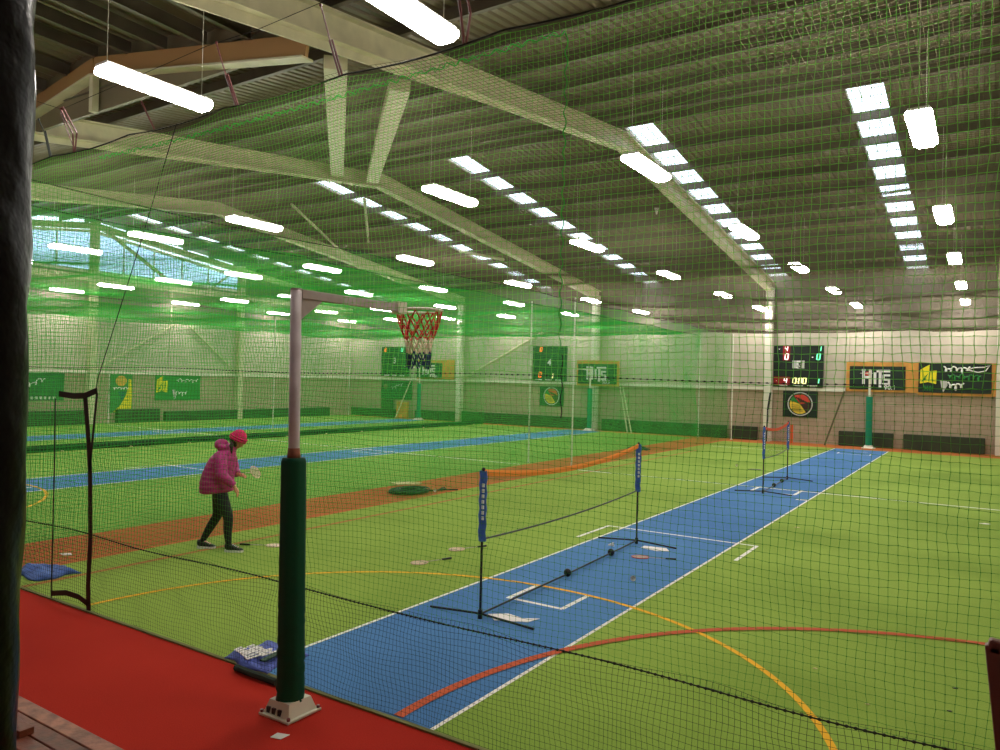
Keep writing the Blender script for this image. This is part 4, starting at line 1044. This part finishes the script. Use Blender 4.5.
# ------------------------------------------------------------------ person
HD = math.atan2(.546, .838)
pr = empty('person', (-8.755, 6.515, .012), HD); pr.scale = (.99, .99, 1.0)
tag(pr, 'person in magenta quilted jacket, pink knit hat and black leggings, stooping with a racket', 'person')
def skin_mesh(name, chains, m, parent, root=0, sub=2):
    """chains: lists of (x,y,z,r); shared joints are merged by position"""
    vs = []; rs = []; es = []; key = {}
    for ch in chains:
        prev = None
        for (x, y, z, r) in ch:
            k = (round(x, 4), round(y, 4), round(z, 4))
            if k not in key: key[k] = len(vs); vs.append((x, y, z)); rs.append(r)
            i = key[k]
            if prev is not None and prev != i: es.append((prev, i))
            prev = i
    me = bpy.data.meshes.new(name); me.from_pydata(vs, es, []); me.update()
    o = bpy.data.objects.new(name, me); COL.objects.link(o)
    s_ = o.modifiers.new('skin', 'SKIN'); s_.use_smooth_shade = True
    sv = me.skin_vertices[0].data
    for i, r in enumerate(rs):
        rr = r if isinstance(r, tuple) else (r, r); sv[i].radius = rr; sv[i].use_root = (i == root)
    ss = o.modifiers.new('sub', 'SUBSURF'); ss.levels = sub; ss.render_levels = sub
    join_eval(o); o.data.materials.clear(); o.data.materials.append(m); o.data.name = name
    o.data.polygons.foreach_set('use_smooth', [True]*len(o.data.polygons))
    o.parent = parent
    return o
def hand(w, d, side, curl):
    """five finger chains leaving a palm at wrist w in direction d"""
    w = Vector(w); d = Vector(d).normalized(); s_ = Vector((0, 1, 0)).cross(d).normalized() if abs(d.y) < .9 else Vector((1, 0, 0))
    lat = d.cross(s_).normalized(); out = []
    palm = w+d*.05
    out.append([(*w, .024), (*palm, .03), (*(w+d*.085), .026)])
    kn = w+d*.085
    for i, (o_, l) in enumerate(((-.03, .06), (-.01, .07), (.01, .066), (.03, .05))):
        b = kn+lat*o_; c1 = b+d*l*.45+s_*curl*.3*l; c2 = c1+(d*.5+s_*curl).normalized()*l*.4
        out.append([(*kn, .026), (*b, .0095), (*c1, .0085), (*c2, .0075)])
    t0 = w+d*.03; t1 = t0-lat*.035+d*.02; t2 = t1+d*.035+s_*curl*.02
    out.append([(*palm, .03), (*t1, .011), (*t2, .009)])
    return out
P_ = (-.02, 0, .86, .115)
ch = [[P_, (-.05, 0, 1.0, .105), (-.01, 0, 1.16, .125), (.065, 0, 1.28, .095), (.12, 0, 1.40, .052), (.175, 0, 1.45, .05)],
      [(.065, 0, 1.28, .095), (.05, -.15, 1.32, .055), (.10, -.24, 1.06, .042), (.275, -.22, .90, .024)],
      [(.065, 0, 1.28, .095), (.05, .15, 1.32, .055), (.10, .21, 1.08, .042), (.19, .13, 1.02, .024)],
      [P_, (.02, -.09, .80, .085), (.155, -.09, .46, .056), (.15, -.09, .27, .05), (.165, -.09, .10, .032), (.235, -.09, .055, .03), (.32, -.09, .04, .026)],
      [P_, (-.05, .09, .80, .085), (-.06, .09, .46, .056), (-.17, .09, .28, .05), (-.27, .09, .12, .032), (-.21, .09, .06, .03), (-.14, .09, .045, .026)]]
ch += hand((.275, -.22, .90), (.45, .05, -.9), -1, .5)
ch += hand((.19, .13, 1.02), (.85, -.2, -.05), 1, .9)
body = skin_mesh('body', ch, M_skin, pr)
# head: shaped lump with jaw, nose, lips and ears
hv = []; hf = []; nA, nB = 28, 20
hc = Vector((.235, 0, 1.515)); tilt = Matrix.Rotation(math.radians(24), 3, 'Y')
for i in range(nB+1):
    t = math.pi*i/nB
    for k in range(nA):
        a = 2*math.pi*k/nA; x = math.sin(t)*math.cos(a); yy = math.sin(t)*math.sin(a); z = math.cos(t)
        R = Vector((x*.098, yy*.078, z*.122))
        if z < -.1: R.y *= 1-.32*(-z-.1); R.x *= 1-.12*(-z-.1)
        if x > .85 and abs(z+.12) < .2: R.x += .022*(1-abs(z+.12)/.2)*max(0, 1-abs(yy)*3.5)           # nose
        if x > .7 and abs(z+.5) < .1: R.x += .006*max(0, 1-abs(yy)*2.5)                               # lips
        if x > .6 and abs(z-.12) < .1 and .2 < abs(yy) < .5: R.x -= .008                              # eye sockets
        if x > .3 and z < -.75: R.x += .01
        hv.append(hc+tilt @ R)
for i in range(nB):
    for k in range(nA): hf.append((i*nA+k, i*nA+(k+1) % nA, (i+1)*nA+(k+1) % nA, (i+1)*nA+k))
hd = MB().add(hv, hf).build('head', M_skin, body, smooth=True)
m = MB()
for s1 in (-1, 1): m.ball(hc+tilt @ Vector((.082, s1*.03, .014)), .011, 8, 6)
m.build('eyes', M_hair, body)
m = MB().ball(hc+tilt @ Vector((.09, 0, -.062)), .018, 10, 6, (.35, 1, .3)); m.build('lips', mat('lips', (176, 80, 80), .5), body)
m = MB()
for s1 in (-1, 1): m.ball(hc+tilt @ Vector((-.005, s1*.08, -.01)), .026, 8, 6, (.6, .35, 1))
m.build('ears', M_skin, body)
m = MB().ball(hc+tilt @ Vector((-.035, 0, -.035)), .09, 16, 10, (.85, .96, 1.05)); m.tube([hc+tilt @ Vector((-.05, -.05, -.05)), (.16, -.08, 1.42), (.17, -.09, 1.33)], [.03, .03, .012], 8); m.tube([hc+tilt @ Vector((-.05, .05, -.05)), (.16, .08, 1.42), (.16, .09, 1.33)], [.03, .03, .012], 8)
m.build('hair', M_hair, pr, smooth=True)
hat = MB(); vs = []; fs = []
for i in range(13):
    t = i/12*math.pi*.52
    for k in range(28):
        a = 2*math.pi*k/28; R = Vector((math.sin(t)*math.cos(a)*.118, math.sin(t)*math.sin(a)*.1, math.cos(t)*.145+.012*math.sin(a*9)*.2-.01))
        vs.append(hc+tilt @ (R+Vector((-.012, 0, .0))))
for i in range(12):
    for k in range(28): fs.append((i*28+k, i*28+(k+1) % 28, (i+1)*28+(k+1) % 28, (i+1)*28+k))
hat.add(vs, fs); pts = [hc+tilt @ Vector((math.cos(a)*.112-.012, math.sin(a)*.094, -.0)) for a in np.linspace(0, 2*math.pi, 29)[:-1]]
hat.tube(pts, .015, 8, closed=True); hat.tube([p+tilt @ Vector((0, 0, .028)) for p in pts], .015, 8, closed=True)
hat.build('knit_hat', M_hat, pr, smooth=True)
# jacket
m = MB(); prof = [(.785, -.045, .19, .17), (.80, -.045, .225, .2), (.86, -.05, .228, .21), (.94, -.05, .222, .212), (1.02, -.04, .21, .212), (1.1, -.02, .2, .215), (1.18, 0, .185, .215), (1.26, .025, .165, .21), (1.33, .055, .13, .185), (1.38, .095, .095, .12), (1.43, .125, .08, .085), (1.45, .13, .05, .055)]
vs = []; fs = []; n = 32; rows = []
zz = np.linspace(.785, 1.45, 54); pa = np.array(prof)
for z in zz:
    cx = np.interp(z, pa[:, 0], pa[:, 1]); rx = np.interp(z, pa[:, 0], pa[:, 2]); ry = np.interp(z, pa[:, 0], pa[:, 3]); q = 1+.035*abs(math.sin(z*math.pi/.065))
    for k in range(n): a = 2*math.pi*k/n; vs.append((cx+rx*q*math.cos(a), ry*q*math.sin(a), z+.02*math.cos(a)*(z < .95)))
for i in range(len(zz)-1):
    for k in range(n): fs.append((i*n+k, i*n+(k+1) % n, (i+1)*n+(k+1) % n, (i+1)*n+k))
fs += [tuple(range(n))[::-1], tuple((len(zz)-1)*n+k for k in range(n))]
m.add(vs, fs)
def sleeve(pts):
    P = []; R = []
    for (a, ra), (b, rb) in zip(pts[:-1], pts[1:]):
        for t in np.linspace(0, 1, 14)[:-1]: P.append(Vector(a).lerp(Vector(b), t)); R.append((ra+(rb-ra)*t)*(1+.06*abs(math.sin(len(P)*.9))))
    P.append(Vector(pts[-1][0])); R.append(pts[-1][1]); m.tube(P, R, 16)
sleeve([((.04, -.13, 1.30), .09), ((.06, -.19, 1.24), .085), ((.10, -.245, 1.05), .075), ((.265, -.225, .915), .048)])
sleeve([((.04, .13, 1.30), .09), ((.06, .19, 1.24), .085), ((.10, .22, 1.07), .075), ((.18, .14, 1.02), .05)])
m.ball((-.0, 0, 1.44), .1, 16, 12, (.95, 1.15, .8)); m.tube([(.0, -.1, 1.42), (.1, -.1, 1.41), (.17, -.05, 1.38)], .04, 10); m.tube([(.0, .1, 1.42), (.1, .1, 1.41), (.17, .05, 1.38)], .04, 10)
jk = m.build('jacket', M_jacket, None); rm = jk.modifiers.new('r', 'REMESH'); rm.mode = 'VOXEL'; rm.voxel_size = .009; rm.use_smooth_shade = True
sm = jk.modifiers.new('s', 'SMOOTH'); sm.iterations = 2; join_eval(jk); jk.parent = pr
lg = [[(-.03, 0, .90, .09), (.02, -.09, .80, .112), (.08, -.09, .64, .096), (.155, -.09, .46, .072), (.145, -.09, .29, .064), (.165, -.09, .10, .042), (.165, -.09, .075, .04)],
      [(-.03, 0, .90, .09), (-.05, .09, .80, .112), (-.05, .09, .64, .096), (-.06, .09, .46, .072), (-.165, .09, .29, .064), (-.26, .09, .11, .042), (-.265, .09, .085, .04)]]
skin_mesh('leggings', lg, M_legg, pr)
def shoe(hx, y, name='shoe', pitch=0):
    n = 18; vs = []; fs = []
    S = [(-.03, .034, .03, .105), (.0, .04, .0, .11), (.05, .042, .0, .10), (.10, .046, .0, .075), (.155, .048, .0, .052), (.195, .036, .005, .038), (.212, .015, .012, .026)]
    m = MB()
    for (x, w_, z0, z1) in S:
        for k in range(n):
            a = 2*math.pi*k/n; vs.append((hx+x, y+w_*math.cos(a), (z0+z1)/2+.012+(z1-z0)/2*math.sin(a)))
    for i in range(len(S)-1):
        for k in range(n): fs.append((i*n+k, i*n+(k+1) % n, (i+1)*n+(k+1) % n, (i+1)*n+k))
    fs += [tuple(range(n))[::-1], tuple((len(S)-1)*n+k for k in range(n))]
    s_ = m.add(vs, fs).build(name, M_plast, pr, smooth=True)
    out = [(-.035, -.02), (-.035, .02), (0, .043), (.08, .047), (.155, .051), (.2, .04), (.218, .015), (.218, -.015), (.2, -.04), (.155, -.051), (.08, -.047), (0, -.043)]
    MB().prism([(hx+a, y+b) for a, b in out], 'z', 0.002, .03).build('sole', M_sole, s_)
    l = MB()
    for i in range(4): l.bar((hx+.075+i*.022, y-.025, .10-i*.011), (hx+.075+i*.022, y+.025, .10-i*.011), .006, .006)
    l.build('laces', M_sole, s_)
shoe(.15, -.09); shoe(-.30, .09)
# racket in the far hand
hx = pr.matrix_basis @ Vector((.29, .13, 1.02)) if False else None
cH, sH = math.cos(HD), math.sin(HD)
def pw(x, y, z): return (-8.85+x*cH-y*sH, 6.55+x*sH+y*cH, z+.012)
rk = racket(pw(.215, .08, 1.02), HD+math.radians(78), 'badminton racket held out by the person in the magenta jacket')
rk.rotation_euler = (math.radians(60), math.radians(4), HD+math.radians(78))
